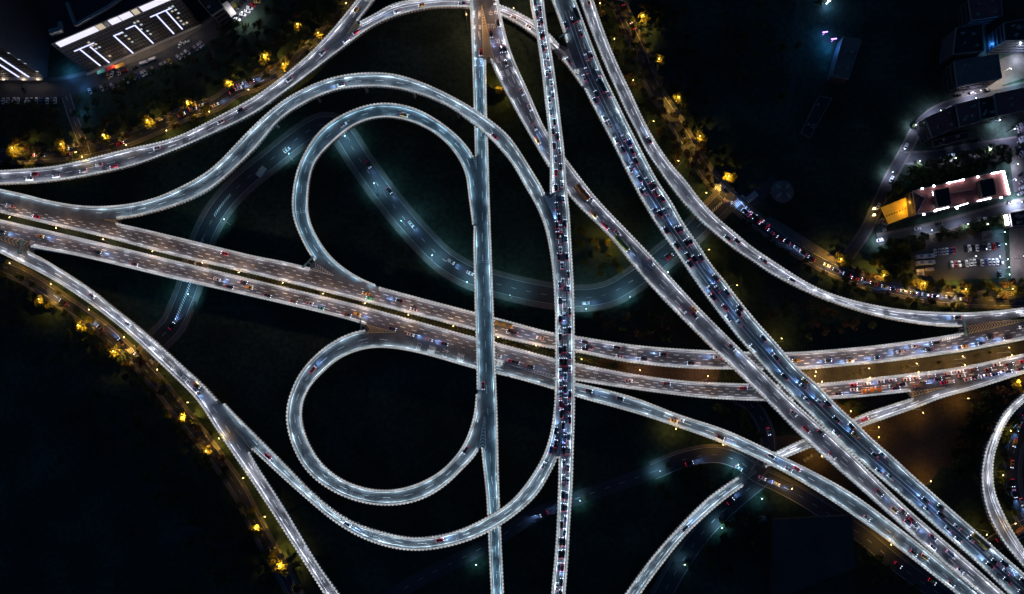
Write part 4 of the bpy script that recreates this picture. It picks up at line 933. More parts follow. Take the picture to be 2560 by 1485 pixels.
scatter([(0,640),(100,695),(250,800),(300,835),(360,900),(430,960),(500,1060),(560,1130),(620,1230),(660,1310),(720,1400),(790,1490),(700,1490),(620,1370),(560,1280),(480,1150),(420,1060),(330,950),(240,860),(120,770),(0,690)], 62, "amber tinted tree between the left ramp and the lower left street", "trees beside the lower left street", ('leafr','leafr','leaf_lit','leaf'), .6, 1.0, 4.4, mass=True)
scatter([(0,690),(120,775),(240,870),(330,960),(420,1070),(500,1180),(600,1330),(690,1485),(560,1485),(470,1330),(380,1200),(250,1000),(120,880),(0,800)], 40, "dark tree in the black park left of the lower left street", "trees of the black park", ('leaf',), .8, 1.3, 6, mass=True)
scatter([(1495,0),(1545,10),(1590,110),(1640,225),(1700,320),(1760,420),(1800,475),(1770,480),(1720,440),(1650,360),(1600,270),(1540,150),(1500,50)], 50, "brownish tree between the right curving ramp and the right hand street", "trees beside the right curving ramp", ('leafr','leaf','leafr'), .6, 1.0, 4.4, mass=True)
scatter([(1560,0),(1700,0),(1760,200),(1800,350),(1870,440),(1830,455),(1760,380),(1700,280),(1640,180),(1590,60)], 34, "dark tree on the park side of the right hand street", "trees on the park side", ('leaf','leaf','leafr'), .7, 1.1, 5)
scatter([(2215,470),(2275,425),(2330,405),(2420,388),(2500,370),(2550,372),(2550,395),(2500,415),(2440,430),(2370,448),(2280,470),(2230,490),(2200,510)], 46, "dark tree in the dense belt behind the floodlit hall", "dense belt of trees behind the hall", ('leaf',), .8, 1.2, 4.0, False, mass=True)
scatter([(2335,585),(2400,570),(2500,545),(2515,562),(2440,580),(2330,605)], 15, "dark tree in the row above the car park", "tree row above the car park", ('leaf',), .7, .95, 3.6, False)
scatter([(2200,610),(2310,588),(2320,600),(2260,640),(2250,700),(2190,690),(2170,660)], 22, "dark green tree left of the car park", "trees left of the car park", ('leaf','leaf_lit'), .7, 1.0, 4.2)
scatter([(2110,665),(2260,705),(2420,715),(2560,700),(2560,742),(2420,735),(2260,715),(2120,685)], 26, "amber tinted tree between the car park and the jammed street", "trees above the jammed street", ('leaf_lit','leafr','leaf'), .65, .95, 4.4)
scatter([(1850,560),(1950,640),(2080,720),(2230,755),(2400,770),(2400,755),(2230,735),(2080,690),(1960,620),(1870,545)], 26, "dark low tree in the gap between the jammed street and the right ramp", "trees below the jammed street", ('leaf','leafr'), .5, .8, 4.2)
scatter([(1760,640),(1880,690),(2030,760),(2190,815),(2120,840),(1990,850),(1900,780),(1810,720)], 22, "dark reddish tree in the dark triangle left of the right ramp", "trees of the dark triangle", ('leafr','leaf'), .7, 1.1, 5.5, mass=True)
scatter([(2440,980),(2510,975),(2480,1040),(2450,1110),(2435,1200),(2400,1200),(2370,1140),(2400,1050)], 34, "dark tree in the wood hugging the far right ramp", "wood left of the far right ramp", ('leafr','leaf'), .8, 1.2, 4.4)
scatter([(2530,1020),(2500,1090),(2490,1150),(2495,1230),(2530,1310),(2525,1220),(2512,1150),(2520,1090),(2545,1040)], 14, "dark tree between the far right ramp and the roundabout street", "trees inside the far right bend", ('leaf',), .6, .9, 4)
scatter([(2090,1000),(2160,1003),(2140,1035),(2115,1030)], 4, "dark clump tree in the wedge between carriageway and low ramp", "trees of the wedge", ('leaf',), .7, 1.0, 3.6)
scatter([(1400,560),(1500,600),(1590,680),(1500,690),(1420,640)], 12, "dim tree under the diagonal viaduct, right of the jammed viaduct", "trees right of the jammed viaduct", ('leaf','leaf_lit'), .6, 1.0, 5)
scatter([(1450,800),(1680,760),(1740,850),(1600,850)], 14, "dim tree above the right part of the twin carriageways", "trees above the carriageways", ('leaf','leafr'), .7, 1.1, 5.5)
scatter([(1640,1190),(1740,1160),(1830,1180),(1740,1240),(1660,1260)], 9, "dark green tree inside the bend of the lower street", "trees inside the street bend", ('leaf',), .7, 1.1, 5)
scatter([(1820,1300),(1880,1260),(1900,1340),(1860,1420),(1780,1420),(1760,1360)], 12, "dark green tree behind the white lamps, right of the rising ramp", "trees right of the rising ramp", ('leaf',), .7, 1.1, 5)
scatter([(2130,1290),(2200,1340),(2300,1420),(2350,1485),(2150,1485)], 22, "dark tree at the bottom edge beside the lower right street", "trees at the lower right edge", ('leaf','leaf','leafr'), .8, 1.2, 5, mass=True)
scatter([(1770,1010),(1870,1030),(1900,1090),(1830,1060)], 8, "dark round tree beside the curling street under the carriageways", "trees by the curling street", ('leaf',), .8, 1.1, 4)
scatter([(1800,0),(2050,0),(1950,300),(1850,380)], 16, "black tree scattered over the unlit park at the top right", "trees of the unlit park", ('leaf',), .8, 1.2, 9, mass=True)
for px, py, s, lab in ((1532,912,1.05,"dark tree overhanging the lower carriageway in the middle right"), (1586,905,.6,"small dark tree on the narrow median, right of the larger one"), (1670,1162,.7,"bright green bush under the white lamp at the street bend"), (1462,1250,.4,"small green bush under a lamp, lower middle"), (1810,1310,.6,"bright green bush beside the pale hut"), (1720,1412,.6,"small bright green bush at the bottom"), (1912,1245,.5,"bright green bush at the street corner"), (560,32,.42,"left round green shrub below the white canopy"), (568,34,.42,"right round green shrub below the white canopy"), (588,12,.62,"larger round green shrub right of the white canopy"), (2485,555,.7,"green lit tree beside the lit shop"), (2290,311,.5,"green lit bush at the bend of the pale street"), (1918,534,.7,"amber tree at the end of the orange pavement, by the round shelter")):
    x, y, _z = P(px, py, 4); tree(x, y, lab, None, 'leaf_lit' if px < 700 else 'leaf', s)

vv, ff, mi = [], [], []; nb = 0
for x, y, kd, s_ in MASS:
    me = random.choice(TM[kd])[0]; n_ = len(me.vertices); co = np.empty(n_ * 3); me.vertices.foreach_get('co', co); co = co.reshape(-1, 4, 3)
    co = co[RNG.random(len(co)) < .6]; an_ = random.random() * 6.28; ca, sa = math.cos(an_), math.sin(an_)
    co = co.reshape(-1, 3) * s_; q = np.column_stack([co[:, 0] * ca - co[:, 1] * sa + x, co[:, 0] * sa + co[:, 1] * ca + y, co[:, 2]])
    vv.append(q); nf = len(q) // 4; ff.append(np.arange(nf * 4).reshape(-1, 4) + nb); mi += [('leaf', 'leaf_lit', 'leafr').index(kd)] * nf; nb += nf * 4
me = bpy.data.meshes.new('woodland'); me.from_pydata(np.vstack(vv).tolist(), [], np.vstack(ff).tolist())
for k in ('leaf', 'leaf_lit', 'leafr'): me.materials.append(M[k])
me.polygons.foreach_set('material_index', mi); me.update()
tag(link_mesh('woodland', me), "dark unlit woodland between streets and around the park", 'woodland', None, 'stuff')

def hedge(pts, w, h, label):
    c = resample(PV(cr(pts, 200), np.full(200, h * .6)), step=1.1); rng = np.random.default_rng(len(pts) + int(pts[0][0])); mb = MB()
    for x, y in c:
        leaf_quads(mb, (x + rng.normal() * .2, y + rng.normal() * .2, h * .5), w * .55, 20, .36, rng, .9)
    o = mb.obj('hedge', M['leaf_lit'], None, (c[0][0], c[0][1], 0)); o.location = (c[0][0], c[0][1], 0); tag(o, label, 'hedge', 'median hedges')
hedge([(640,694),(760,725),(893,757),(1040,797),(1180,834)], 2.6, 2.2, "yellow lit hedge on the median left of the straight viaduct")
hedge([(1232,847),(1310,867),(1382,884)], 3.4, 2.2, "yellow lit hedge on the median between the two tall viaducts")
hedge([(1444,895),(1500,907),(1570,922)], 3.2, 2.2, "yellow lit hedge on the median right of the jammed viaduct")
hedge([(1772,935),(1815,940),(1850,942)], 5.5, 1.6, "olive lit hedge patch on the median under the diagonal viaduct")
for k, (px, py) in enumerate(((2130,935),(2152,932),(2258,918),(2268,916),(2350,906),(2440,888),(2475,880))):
    b = MB(); rng = np.random.default_rng(k); leaf_quads(b, (0, 0, .9), 1.3, 90, .3, rng); o = b.obj('shrub', M['leaf_lit']); o.location = P(px, py, .5)[:2] + (0.1,)
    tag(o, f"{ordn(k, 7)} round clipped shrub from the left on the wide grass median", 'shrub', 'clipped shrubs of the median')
for k, (px, py) in enumerate(((2011,1150),(2019,1145),(2027,1139))):
    r = empty('planter_tub', P(px, py, 0), f"{ordn(k, 3)} pale round tub from the left in the row of three by the low ramp", 'tub', 'round tubs')
    b = MB(); n = 16
    prof = [(.0, 0), (.9, 0), (1.15, 1.1), (.95, 1.1), (.85, .8), (0, .8)]
    vs = [(rr * math.cos(2 * math.pi * i / n), rr * math.sin(2 * math.pi * i / n), z) for rr, z in prof[1:5] for i in range(n)]
    b.add(vs, [(j * n + i, j * n + (i + 1) % n, (j + 1) * n + (i + 1) % n, (j + 1) * n + i) for j in range(3) for i in range(n)] + [tuple(3 * n + i for i in range(n))]); b.obj('tub', M['rooftan'], r)
# ---------------------------------------------------------------- vehicles
PAINT = {'w': ("white", (.72,.73,.74)), 'k': ("black", (.018,.02,.026)), 'r': ("red", (.42,.02,.03)), 's': ("silver", (.50,.44,.42)), 'y': ("gold-lit", (.62,.38,.08)), 'n': ("brown", (.16,.09,.06)), 'g': ("green", (.05,.30,.18)), 'b': ("blue", (.03,.08,.30))}
for k, (n_, c_) in PAINT.items(): M['car_' + k] = mat("car_paint_" + n_, c_, .32, .1)  # on cars, the golden tone is sodium light put into white paint
M['carglass'] = mat("car_glass", (.012, .014, .018), .08)
M['tyre'] = mat("tyre_rubber", (.02, .02, .02), .9)
M['head'] = flat_emit("headlight_on", (.62, .72, 1.0), 6.0)
M['tail'] = flat_emit("taillight_on", (1.0, .015, .09), 3.0)
M['headoff'] = mat("headlight_off", (.55, .55, .55), .15)
M['tailoff'] = mat("taillight_off", (.3, .02, .02), .2)
M['amber'] = flat_emit("taxi_roof_sign", (1.0, .55, .08), 3.0)

def loft(mb, secs, m=0):
    """rings of equal length joined along the car, ends closed"""
    n = len(secs[0]); b = len(mb.v)
    for r in secs: mb.v.extend(r)
    for i in range(len(secs) - 1):
        for j in range(n): mb.f.append((b + i * n + j, b + i * n + (j + 1) % n, b + (i + 1) * n + (j + 1) % n, b + (i + 1) * n + j)); mb.m.append(m)
    mb.f.append(tuple(b + j for j in range(n))[::-1]); mb.m.append(m)
    e = b + (len(secs) - 1) * n; mb.f.append(tuple(e + j for j in range(n))); mb.m.append(m)
def ring(x, w, z0, z1, r=.12):
    return [(x, -w, z0), (x, w, z0), (x, w, z1 - r), (x, w - r, z1), (x, -w + r, z1), (x, -w, z1 - r)]
def car_parts(L, Wd, Hh, long_roof=False):
    """body with roof and wheels; glass parts; lamps"""
    h = L / 2; w = Wd / 2; P_ = {}
    b = MB()
    loft(b, [ring(-h, w * .80, .35, .72), ring(-h + .12, w * .95, .22, .86), ring(-h * .45, w, .2, .92), ring(h * .3, w, .2, .92), ring(h - .55, w * .97, .2, .80), ring(h - .12, w * .90, .24, .66), ring(h, w * .76, .34, .58)])
    x0, x1, x2, x3 = (-h + .12 if long_roof else -h * .72), (-h + .45 if long_roof else -h * .36), h * .10, h * .46
    rw = w * .76
    loft(b, [ring(x1, rw, .92, Hh - .02, .08), ring((x1 + x2) / 2, rw + .03, .92, Hh, .08), ring(x2, rw, .92, Hh - .03, .08)])
    for sx in (-h * .58, h * .60):
        for sy in (-1, 1):
            n = 12; vs = [(sx + .33 * math.cos(2 * math.pi * i / n), sy * (w - .02 + o), .33 + .33 * math.sin(2 * math.pi * i / n)) for o in (0, -.2) for i in range(n)]
            b.add(vs, [(i, (i + 1) % n, n + (i + 1) % n, n + i) for i in range(n)] + [tuple(range(n)), tuple(range(n, 2 * n))[::-1]], 1)
    for sy in (-1, 1): b.box((x2 + .25, sy * (w + .09), .98), (.18, .2, .14))
    P_['body'] = (b, None)
    g = MB(); g.add([(x3, -w * .86, .90), (x3, w * .86, .90), (x2 + .01, rw - .03, Hh - .06), (x2 + .01, -rw + .03, Hh - .06), (x2 + .01, -rw, .9), (x2 + .01, rw, .9)], [(0, 1, 2, 3), (0, 3, 4), (1, 5, 2)]); P_['windscreen'] = (g, 'carglass')
    g = MB(); g.add([(x0, -w * .82, .88), (x0, w * .82, .88), (x1 - .01, rw - .03, Hh - .06), (x1 - .01, -rw + .03, Hh - .06), (x1 - .01, -rw, .9), (x1 - .01, rw, .9)], [(0, 3, 2, 1), (0, 4, 3), (1, 2, 5)]); P_['rear_window'] = (g, 'carglass')
    g = MB()
    for sy in (-1, 1): g.add([(x1 + .1, sy * (rw + .045), .98), (x2 - .05, sy * (rw + .045), .98), (x2 - .05, sy * (rw + .045), Hh - .16), (x1 + .1, sy * (rw + .045), Hh - .16)], [(0, 1, 2, 3)])
    P_['side_windows'] = (g, 'carglass')
    for sy, nm in ((-1, 'a'), (1, 'b')):
        g = MB(); g.box((h - .10, sy * w * .70, .66), (.22, .34, .12)); P_['headlight' + nm] = (g, 'head')
        g = MB(); g.box((-h + .03, sy * w * .70, .80), (.12, .38, .14)); P_['taillight' + nm] = (g, 'tail')
    return P_
def box_vehicle(L, Wd, Hh, kind):
    h = L / 2; w = Wd / 2; P_ = {}; b = MB()
    x_f = h - (2.2 if kind == 'truck' else 0)
    if kind == 'truck':
        loft(b, [ring(h - 2.0, w * .94, .5, 2.5, .15), ring(h - .4, w * .94, .45, 2.4, .2), ring(h, w * .88, .5, 1.5, .2)])
        g = MB(); loft(g, [ring(-h, w, .9, Hh, .04), ring(x_f, w, .9, Hh, .04)]); P_['cargo_box'] = (g, None)
        b.box((-.8, 0, .7), (L - 2.5, .9, .3))
    else:
        loft(b, [ring(-h, w * .94, .4, Hh - .25, .2), ring(-h + .3, w, .3, Hh, .25), ring(h - .5, w, .3, Hh, .25), ring(h - .08, w * .95, .35, Hh - .45 if kind != 'van' else Hh - .9, .2)])
        if kind == 'bus':
            g = MB()
            for x in (-h * .5, h * .35): g.box((x, 0, Hh + .1), (2.2, 1.5, .22), taper=.9)
            P_['roof_units'] = (g, 'steel')
    for sx in (-h * .62, h * .62):
        for sy in (-1, 1):
            n = 12; vs = [(sx + .45 * math.cos(2 * math.pi * i / n), sy * (w + .01 + o), .45 + .45 * math.sin(2 * math.pi * i / n)) for o in (0, -.25) for i in range(n)]
            b.add(vs, [(i, (i + 1) % n, n + (i + 1) % n, n + i) for i in range(n)] + [tuple(range(n)), tuple(range(n, 2 * n))[::-1]], 1)
    P_['body'] = (b, None)
    fx = h + .01 if kind != 'van' else h - .1
    g = MB(); g.add([(fx, -w * .85, 1.2), (fx, w * .85, 1.2), (fx - .25, w * .8, min(Hh - .3, 2.3)), (fx - .25, -w * .8, min(Hh - .3, 2.3))], [(0, 1, 2, 3)]); P_['windscreen'] = (g, 'carglass')
    if kind != 'truck':
        g = MB()
        for sy in (-1, 1): g.add([(-h * .85, sy * (w + .012), 1.3), (h * .85, sy * (w + .012), 1.3), (h * .85, sy * (w + .012), Hh - .7), (-h * .85, sy * (w + .012), Hh - .7)], [(0, 1, 2, 3)])
        P_['side_windows'] = (g, 'carglass')
    for sy, nm in ((-1, 'a'), (1, 'b')):
        g = MB(); g.box((h + .02, sy * w * .72, .85), (.22, .42, .2)); P_['headlight' + nm] = (g, 'head')
        g = MB(); g.box((-h - .03, sy * w * .78, 1.0), (.18, .36, .25)); P_['taillight' + nm] = (g, 'tail')
    return P_
KINDS = {'car': car_parts(4.55, 1.84, 1.46), 'suv': car_parts(4.8, 1.92, 1.75, True), 'van': box_vehicle(5.2, 1.95, 2.1, 'van'), 'bus': box_vehicle(11.6, 2.6, 3.1, 'bus'), 'minibus': box_vehicle(7.2, 2.3, 2.7, 'bus'), 'truck': box_vehicle(9.5, 2.5, 3.3, 'truck')}
VM = {}
def vehicle(kind, paint, loc, rz, label, cat, group, name, lit=True, pitch=0.0, beam=False):
    r = empty(name, loc, label, cat, group, rz)
    if pitch: r.rotation_euler = (0, pitch, rz)
    for pn, (mb, m) in KINDS[kind].items():
        mm = m or 'car_' + paint
        if not lit: mm = {'head': 'headoff', 'tail': 'tailoff'}.get(mm, mm)
        key = (kind, pn, mm)
        if key not in VM: VM[key] = mb.mesh(kind + '_' + pn.rstrip('ab') if pn[-5:-1] == 'light' else kind + '_' + pn, [M[mm], M['tyre']])
        link_mesh({'headlighta': 'headlight', 'headlightb': 'headlight', 'taillighta': 'taillight', 'taillightb': 'taillight'}.get(pn, pn), VM[key], r)
    if beam:
        for sy in (-.62, .62):
            if 'beam' not in VM:
                l = bpy.data.lights.new('headlight_beam', 'SPOT'); l.energy = 3400; l.color = (.22, .45, 1.0); l.spot_size = math.radians(46); l.spot_blend = .8; l.shadow_soft_size = .1; VM['beam'] = l
            o = bpy.data.objects.new('headlight_beam', VM['beam']); COL.objects.link(o); o.parent = r
            o.location = (2.5 if kind in ('car', 'suv') else 6, sy, .75); o.rotation_euler = (0, math.radians(-80), 0)
    return r

# vehicles on each way: px,py,colour; an exclamation mark means its headlights throw a clear pool of light
ON = {
'R7': (-1, """1337,7,k 1352,23,k 1338,34,k 1359,52,k 1343,60,w 1361,86,k 1346,92,k 1352,121,k 1365,114,w 1371,144,w 1358,158,w 1376,176,w 1360,186,w 1379,208,w 1383,238,w 1370,250,w
1372,282,w 1386,306,k 1378,329,k 1394,341,k 1381,366,k 1399,379,w 1389,398,w 1403,419,k 1390,433,r 1405,461,w 1389,470,k 1409,498,w 1391,515,k 1397,544,k 1391,563,k! 1401,572,w 1413,559,k 1389,589,k 1399,600,w 1415,598,w
1401,626,w 1393,642,k 1419,641,k 1405,665,w 1421,686,k 1407,706,w 1397,713,w 1421,723,w 1396,753,k 1410,759,w 1424,778,k 1410,792,w 1396,798,k 1411,828,w! 1425,827,k 1399,842,k 1396,876,k 1412,872,k 1426,890,w 1402,905,k 1414,906,k 1425,923,w
1399,932,w 1413,940,w 1401,959,w 1413,973,k! 1398,986,w 1426,985,k 1415,1003,w! 1397,1010,r 1424,1019,k 1405,1033,k 1395,1036,k! 1424,1049,k 1408,1065,k 1413,1097,w! 1422,1092,w 1409,1126,k! 1422,1125,w 1409,1158,w 1421,1170,w 1407,1195,w 1421,1203,w
1405,1237,k 1419,1239,w 1405,1267,k 1416,1268,w 1415,1298,w 1401,1311,k 1413,1331,w 1400,1354,k 1413,1354,k 1399,1384,k 1410,1384,k 1394,1416,w 1406,1417,r 1405,1455,k! 1392,1466,w 1402,1484,k"""),
'R8': (-1, """1411,65,k 1431,53,k 1453,85,k 1465,144,w 1479,137,k 1466,178,w 1498,181,w 1449,199,w 1491,236,k 1522,236,w 1486,253,k 1505,300,w! 1523,307,w 1532,355,w 1558,346,w! 1575,357,b 1557,375,k 1580,377,k 1589,403,k 1581,415,w! 1571,427,w 1599,449,k! 1618,453,w 1637,461,k
1600,480,k! 1614,481,w! 1637,484,r 1655,495,k 1630,533,w 1650,535,k! 1661,530,w 1692,574,k! 1706,569,s 1659,579,k 1684,618,k 1715,608,k 1725,602,k 1719,640,k 1736,647,k 1754,645,k 1718,665,k 1792,693,k!
1775,725,s 1793,723,s! 1821,729,k 1778,746,k! 1811,769,r 1849,771,k 1846,783,k! 1817,798,w 1848,809,w! 1908,845,k 1939,894,k! 1961,942,k! 2012,952,y 2007,967,s! 2017,1001,w! 2049,1007,w! 2070,1009,k 2089,1048,k 2128,1065,k 2087,1086,s 2136,1087,y!
2186,1138,k 2206,1137,w 2192,1182,w 2225,1192,w! 2312,1250,k! 2317,1274,w! 2352,1267,k! 2351,1287,k! 2369,1323,w! 2391,1317,w 2387,1357,w! 2425,1349,w 2472,1412,k! 2486,1404,k 2512,1406,k 2514,1429,w 2515,1451,k 2556,1452,k! 2552,1482,k"""),
'R13': (-1, "1471,5,y 1624,351,k! 1818,596,k 1844,601,k 1979,703,k 1910,652,k! 2392,792,k! 1905,648,w"),
'R10': (-1, """26,515,s 92,542,r 563,634,r 916,734,y 924,748,g 999,752,k! 1035,774,s 1275,829,k 1284,832,k 1350,845,s! 1463,852,k 1473,867,k! 1461,876,k 1542,868,k! 1549,891,s 1608,898,k! 1658,886,k! 1726,908,k 1792,893,w!
1989,901,y 2071,902,k! 2126,907,y! 2194,894,k! 2249,879,s! 2287,865,s! 2338,857,k! 2322,875,k! 2475,844,k! 2413,870,y! 2454,863,k! 2518,850,k! 2556,817,w"""),
'R11': (1, """5,580,k! 103,591,y! 246,630,k! 337,661,n 544,699,w! 611,703,k 575,719,k 624,719,y 669,741,k 734,757,n 775,759,s! 801,775,g 893,786,y! 868,791,n 982,822,k 1027,837,w! 1069,863,w! 1110,866,k 1245,890,w! 1275,917,r 1326,917,k! 1285,922,k 1571,952,s 1667,957,n 1858,970,r
2096,989,k! 2133,962,r 2133,974,w 2167,959,w! 2179,971,s 2200,954,s 2230,950,w 2213,967,w 2255,961,k 2266,949,s 2289,945,s 2305,957,k! 2241,976,k 2327,938,s 2344,948,k 2367,930,s 2398,927,s 2402,939,s 2432,918,n 2375,958,s 2420,955,s 2436,942,k 2467,938,s 2469,924,n 2489,907,s 2522,911,k 2509,927,s 2488,943,b! 2520,936,k 2551,924,k! 2556,903,r 2361,970,r 2447,960,w!"""),
'R56': (1, "1246,60,k! 1228,86,k! 1252,125,n 1267,122,k 1264,158,n 1237,4,w 1304,231,s 1324,270,s 1336,318,w! 1342,354,y! 1483,492,w 1485,538,y 1513,567,r 1543,584,s 1629,655,w 1706,775,s 1738,772,y 1735,789,k 1830,867,k! 1984,1034,s 2015,1074,r 2052,1081,k 2080,1140,s 2197,1231,k! 2234,1274,y 2264,1274,n 2280,1301,r 2267,1308,w 2286,1312,w! 2338,1335,k 2330,1368,w 2399,1426,w"),
'R1': (-1, "75,448,w 88,436,r 142,441,w 210,428,s 249,413,s 286,417,r 393,371,s 553,306,s 600,275,k 725,200,w 816,139,s 890,26,y"),
'R2': (-1, "866,103,w 890,82,r 994,31,w! 1054,14,y 1155,11,k 1283,46,s 1321,68,s 1419,155,k"),
'R3': (-1, "854,216,w! 1233,344,r"), 'R19': (1, "859,313,w 1011,289,y"), 'R4': (1, "1202,132,r! 1208,965,r"),
'R14': (1, "783,924,r! 1163,1125,k 1472,977,k! 1550,995,k 1701,1046,w 1684,1052,y 1800,1095,k! 1929,1139,k! 1970,1174,s 1992,1171,r 2166,1295,s 2283,1382,n 2311,1392,y 2376,1460,s"),
'R9': (1, "671,1141,r 874,1303,w! 1100,1348,r! 1356,1162,w 1385,1077,k! 1391,1090,w 1390,1109,k 1374,1122,b!"),
'R12': (1, "231,739,s 325,806,w 496,962,y 489,975,w!"), 'R16': (-1, "2161,1048,r"), 'R17': (-1, "1716,1324,k!"),
}
WN = {'R7': ('v', [(250, "of the jammed viaduct, top end"), (480, "of the jammed viaduct above its gore"), (830, "of the jammed viaduct below its gore"), (1140, "of the jammed viaduct over the carriageways"), (9e9, "of the jammed viaduct, bottom end")]),
 'R8': ('v', [(330, "of the four lane diagonal, top end"), (540, "of the four lane diagonal, upper stretch"), (830, "of the four lane diagonal, middle stretch"), (1120, "of the four lane diagonal, lower stretch"), (9e9, "of the four lane diagonal, bottom end")]),
 'R13': ('v', [(9e9, "of the right curving ramp")]), 'R10': ('h', [(900, "of the upper carriageway, left part"), (1440, "of the upper carriageway, middle part"), (1900, "of the upper carriageway, right middle part"), (9e9, "of the upper carriageway, far right part")]),
 'R11': ('h', [(500, "of the lower carriageway, far left part"), (900, "of the lower carriageway, left part"), (1440, "of the lower carriageway, middle part"), (1900, "of the lower carriageway, right middle part"), (2310, "of the lower carriageway, right jam"), (9e9, "of the lower carriageway, edge jam")]),
 'R56': ('v', [(420, "of the three lane diagonal, top part"), (900, "of the three lane diagonal, middle part"), (9e9, "of the three lane diagonal, lower end")]),
 'R1': ('h', [(9e9, "of the upper left ramp")]), 'R2': ('h', [(9e9, "of the arc ramp at the top")]), 'R3': ('h', [(9e9, "of the large outer arc")]), 'R19': ('h', [(9e9, "of the upper loop")]), 'R4': ('v', [(9e9, "of the quiet straight viaduct")]),
 'R14': ('h', [(1200, "of the closed lower loop"), (9e9, "of the long lower right ramp")]), 'R9': ('h', [(9e9, "of the lower outer bow ramp")]), 'R12': ('v', [(9e9, "of the left diagonal ramp")]), 'R16': ('h', [(9e9, "of the short low ramp")]), 'R17': ('h', [(9e9, "of the rising bottom ramp")])}
WIDE = {'R7', 'R8', 'R10', 'R11', 'R56'}
def put_all(data, ways, wn, group, lanes):
    entries = []
    for key, (sg, txt) in data.items():
        w = ways[key]; ax, secs = wn[key]
        for tok in txt.split():
            beam = tok.endswith('!'); px, py, c = tok.rstrip('!').split(','); px, py = float(px), float(py)
            x, y, z, i = w.near(px, py); d = np.array([x, y]) - w.C[i]; la = float(d @ w.N[i]); h = w.W[i] / 2
            lim = h - (3.0 if lanes else 1.3); la = max(-lim, min(lim, la)); p = w.C[i] + w.N[i] * la
            pos = py if ax == 'v' else px; k = next(j for j, q in enumerate(secs) if pos < q[0])
            s = la * (w.N[i][0] if ax == 'v' else -w.N[i][1]) / lim      # -1 .. 1, left or upper first
            s = s * (1 if True else 0)
            if key in WIDE and lanes: ln = ('left', 'middle', 'right') if ax == 'v' else ('upper', 'middle', 'lower'); lane = ln[0 if s < -.36 else 2 if s > .36 else 1]
            else: ln = ('left', 'right') if ax == 'v' else ('upper', 'lower'); lane = ln[0 if s < 0 else 1]
            entries.append(dict(key=key, sec=k, lane=lane, c=c, pos=pos, p=p, z=z, t=w.T[i] * sg, beam=beam, ph=secs[k][1], ax=ax, i=i, sg=sg, w=w))
    cnt = {}
    for e in entries: e['kind'] = 'suv' if random.random() < .34 else 'car'; cnt.setdefault((e['key'], e['sec'], e['lane'], e['c'], e['kind']), []).append(e)
    for L_ in cnt.values():
        L_.sort(key=lambda e: e['pos'])
        for q, e in enumerate(L_):
            n = len(L_); col = PAINT[e['c']][0]; end = "top" if e['ax'] == 'v' else "left"
            lab = f"{ordn(q, n)} {col} {e['kind']}{' from the ' + end if n > 1 else ''}, {e['lane']} lane {e['ph']}"
            w = e['w']; i = e['i']; j = min(i + 6, len(w.C) - 1); g = (w.Z[j] - w.Z[i]) / max(.1, 0.35 * (j - i)) * e['sg'] if lanes else 0
            kind = e['kind']
            vehicle(kind, e['c'], (float(e['p'][0]), float(e['p'][1]), float(e['z']) + .03), math.atan2(e['t'][1], e['t'][0]), lab, kind, group, kind, True, -math.atan(float(g)), e['beam'])
put_all(ON, WAYS, WN, "cars driving on the viaducts", True)
put_all({'S': (1, "719,375,w! 920,412,k! 973,477,k! 1027,560,w! 1127,654,s! 1175,683,w 1465,758,w! 1674,643,r 500,630,k 430,815,k!"), 'L': (1, "600,209,w! 626,205,r! 597,222,w! 582,229,k! 540,263,w! 501,265,s 484,274,s 455,287,s 185,384,w 103,389,k 79,389,r 164,371,w 301,360,r"),
 'RR': (-1, "1558,5,k 1593,60,r 1863,530,k 1871,523,w! 1866,536,w! 1885,540,k! 1889,550,k 1899,543,y 1906,563,k! 1916,556,s 1927,580,s 1949,596,r 1967,606,k 1990,620,w! 2006,632,k! 2029,647,k! 2067,664,s 2089,676,k! 2115,686,k! 2137,697,r 2161,700,n 2185,709,k! 2211,717,y 2233,724,k! 2257,728,w! 2283,733,k! 2313,737,w! 2337,741,k! 2372,743,k! 2406,748,w!"),
 'LL': (-1, "160,756,k! 252,820,k! 304,853,k! 345,888,w 362,893,k"), 'X': (1, "1820,505,w!"), 'I': (1, "1722,1158,k! 1846,1170,w 1905,1195,w! 1940,1209,w! 2245,1412,r 2330,1451,y"), 'T': (-1, "1826,1252,k!"), 'U': (1, "1921,1079,s"),
 'E': (1, "2553,1047,s! 2544,1070,w! 2536,1106,y 2529,1161,y 2531,1206,k! 2536,1235,k! 2553,1255,w!"), 'V': (1, "2535,1337,k 2482,1356,k!"), 'F': (1, "1418,1262,k! 1360,1285,k!")},
 STREETS, {k: ('h', [(9e9, v)]) for k, v in {'S': "of the winding dark street", 'L': "of the upper left street", 'RR': "of the jammed right hand street", 'LL': "of the lower left street", 'X': "of the cross street by the zebra", 'I': "of the lower right crossing street", 'T': "of the street beside the rising ramp", 'U': "of the curling street", 'E': "of the roundabout street at the right edge", 'V': "of the dark side street, bottom right", 'F': "of the dim lower street"}.items()}, "cars driving on the streets", False)

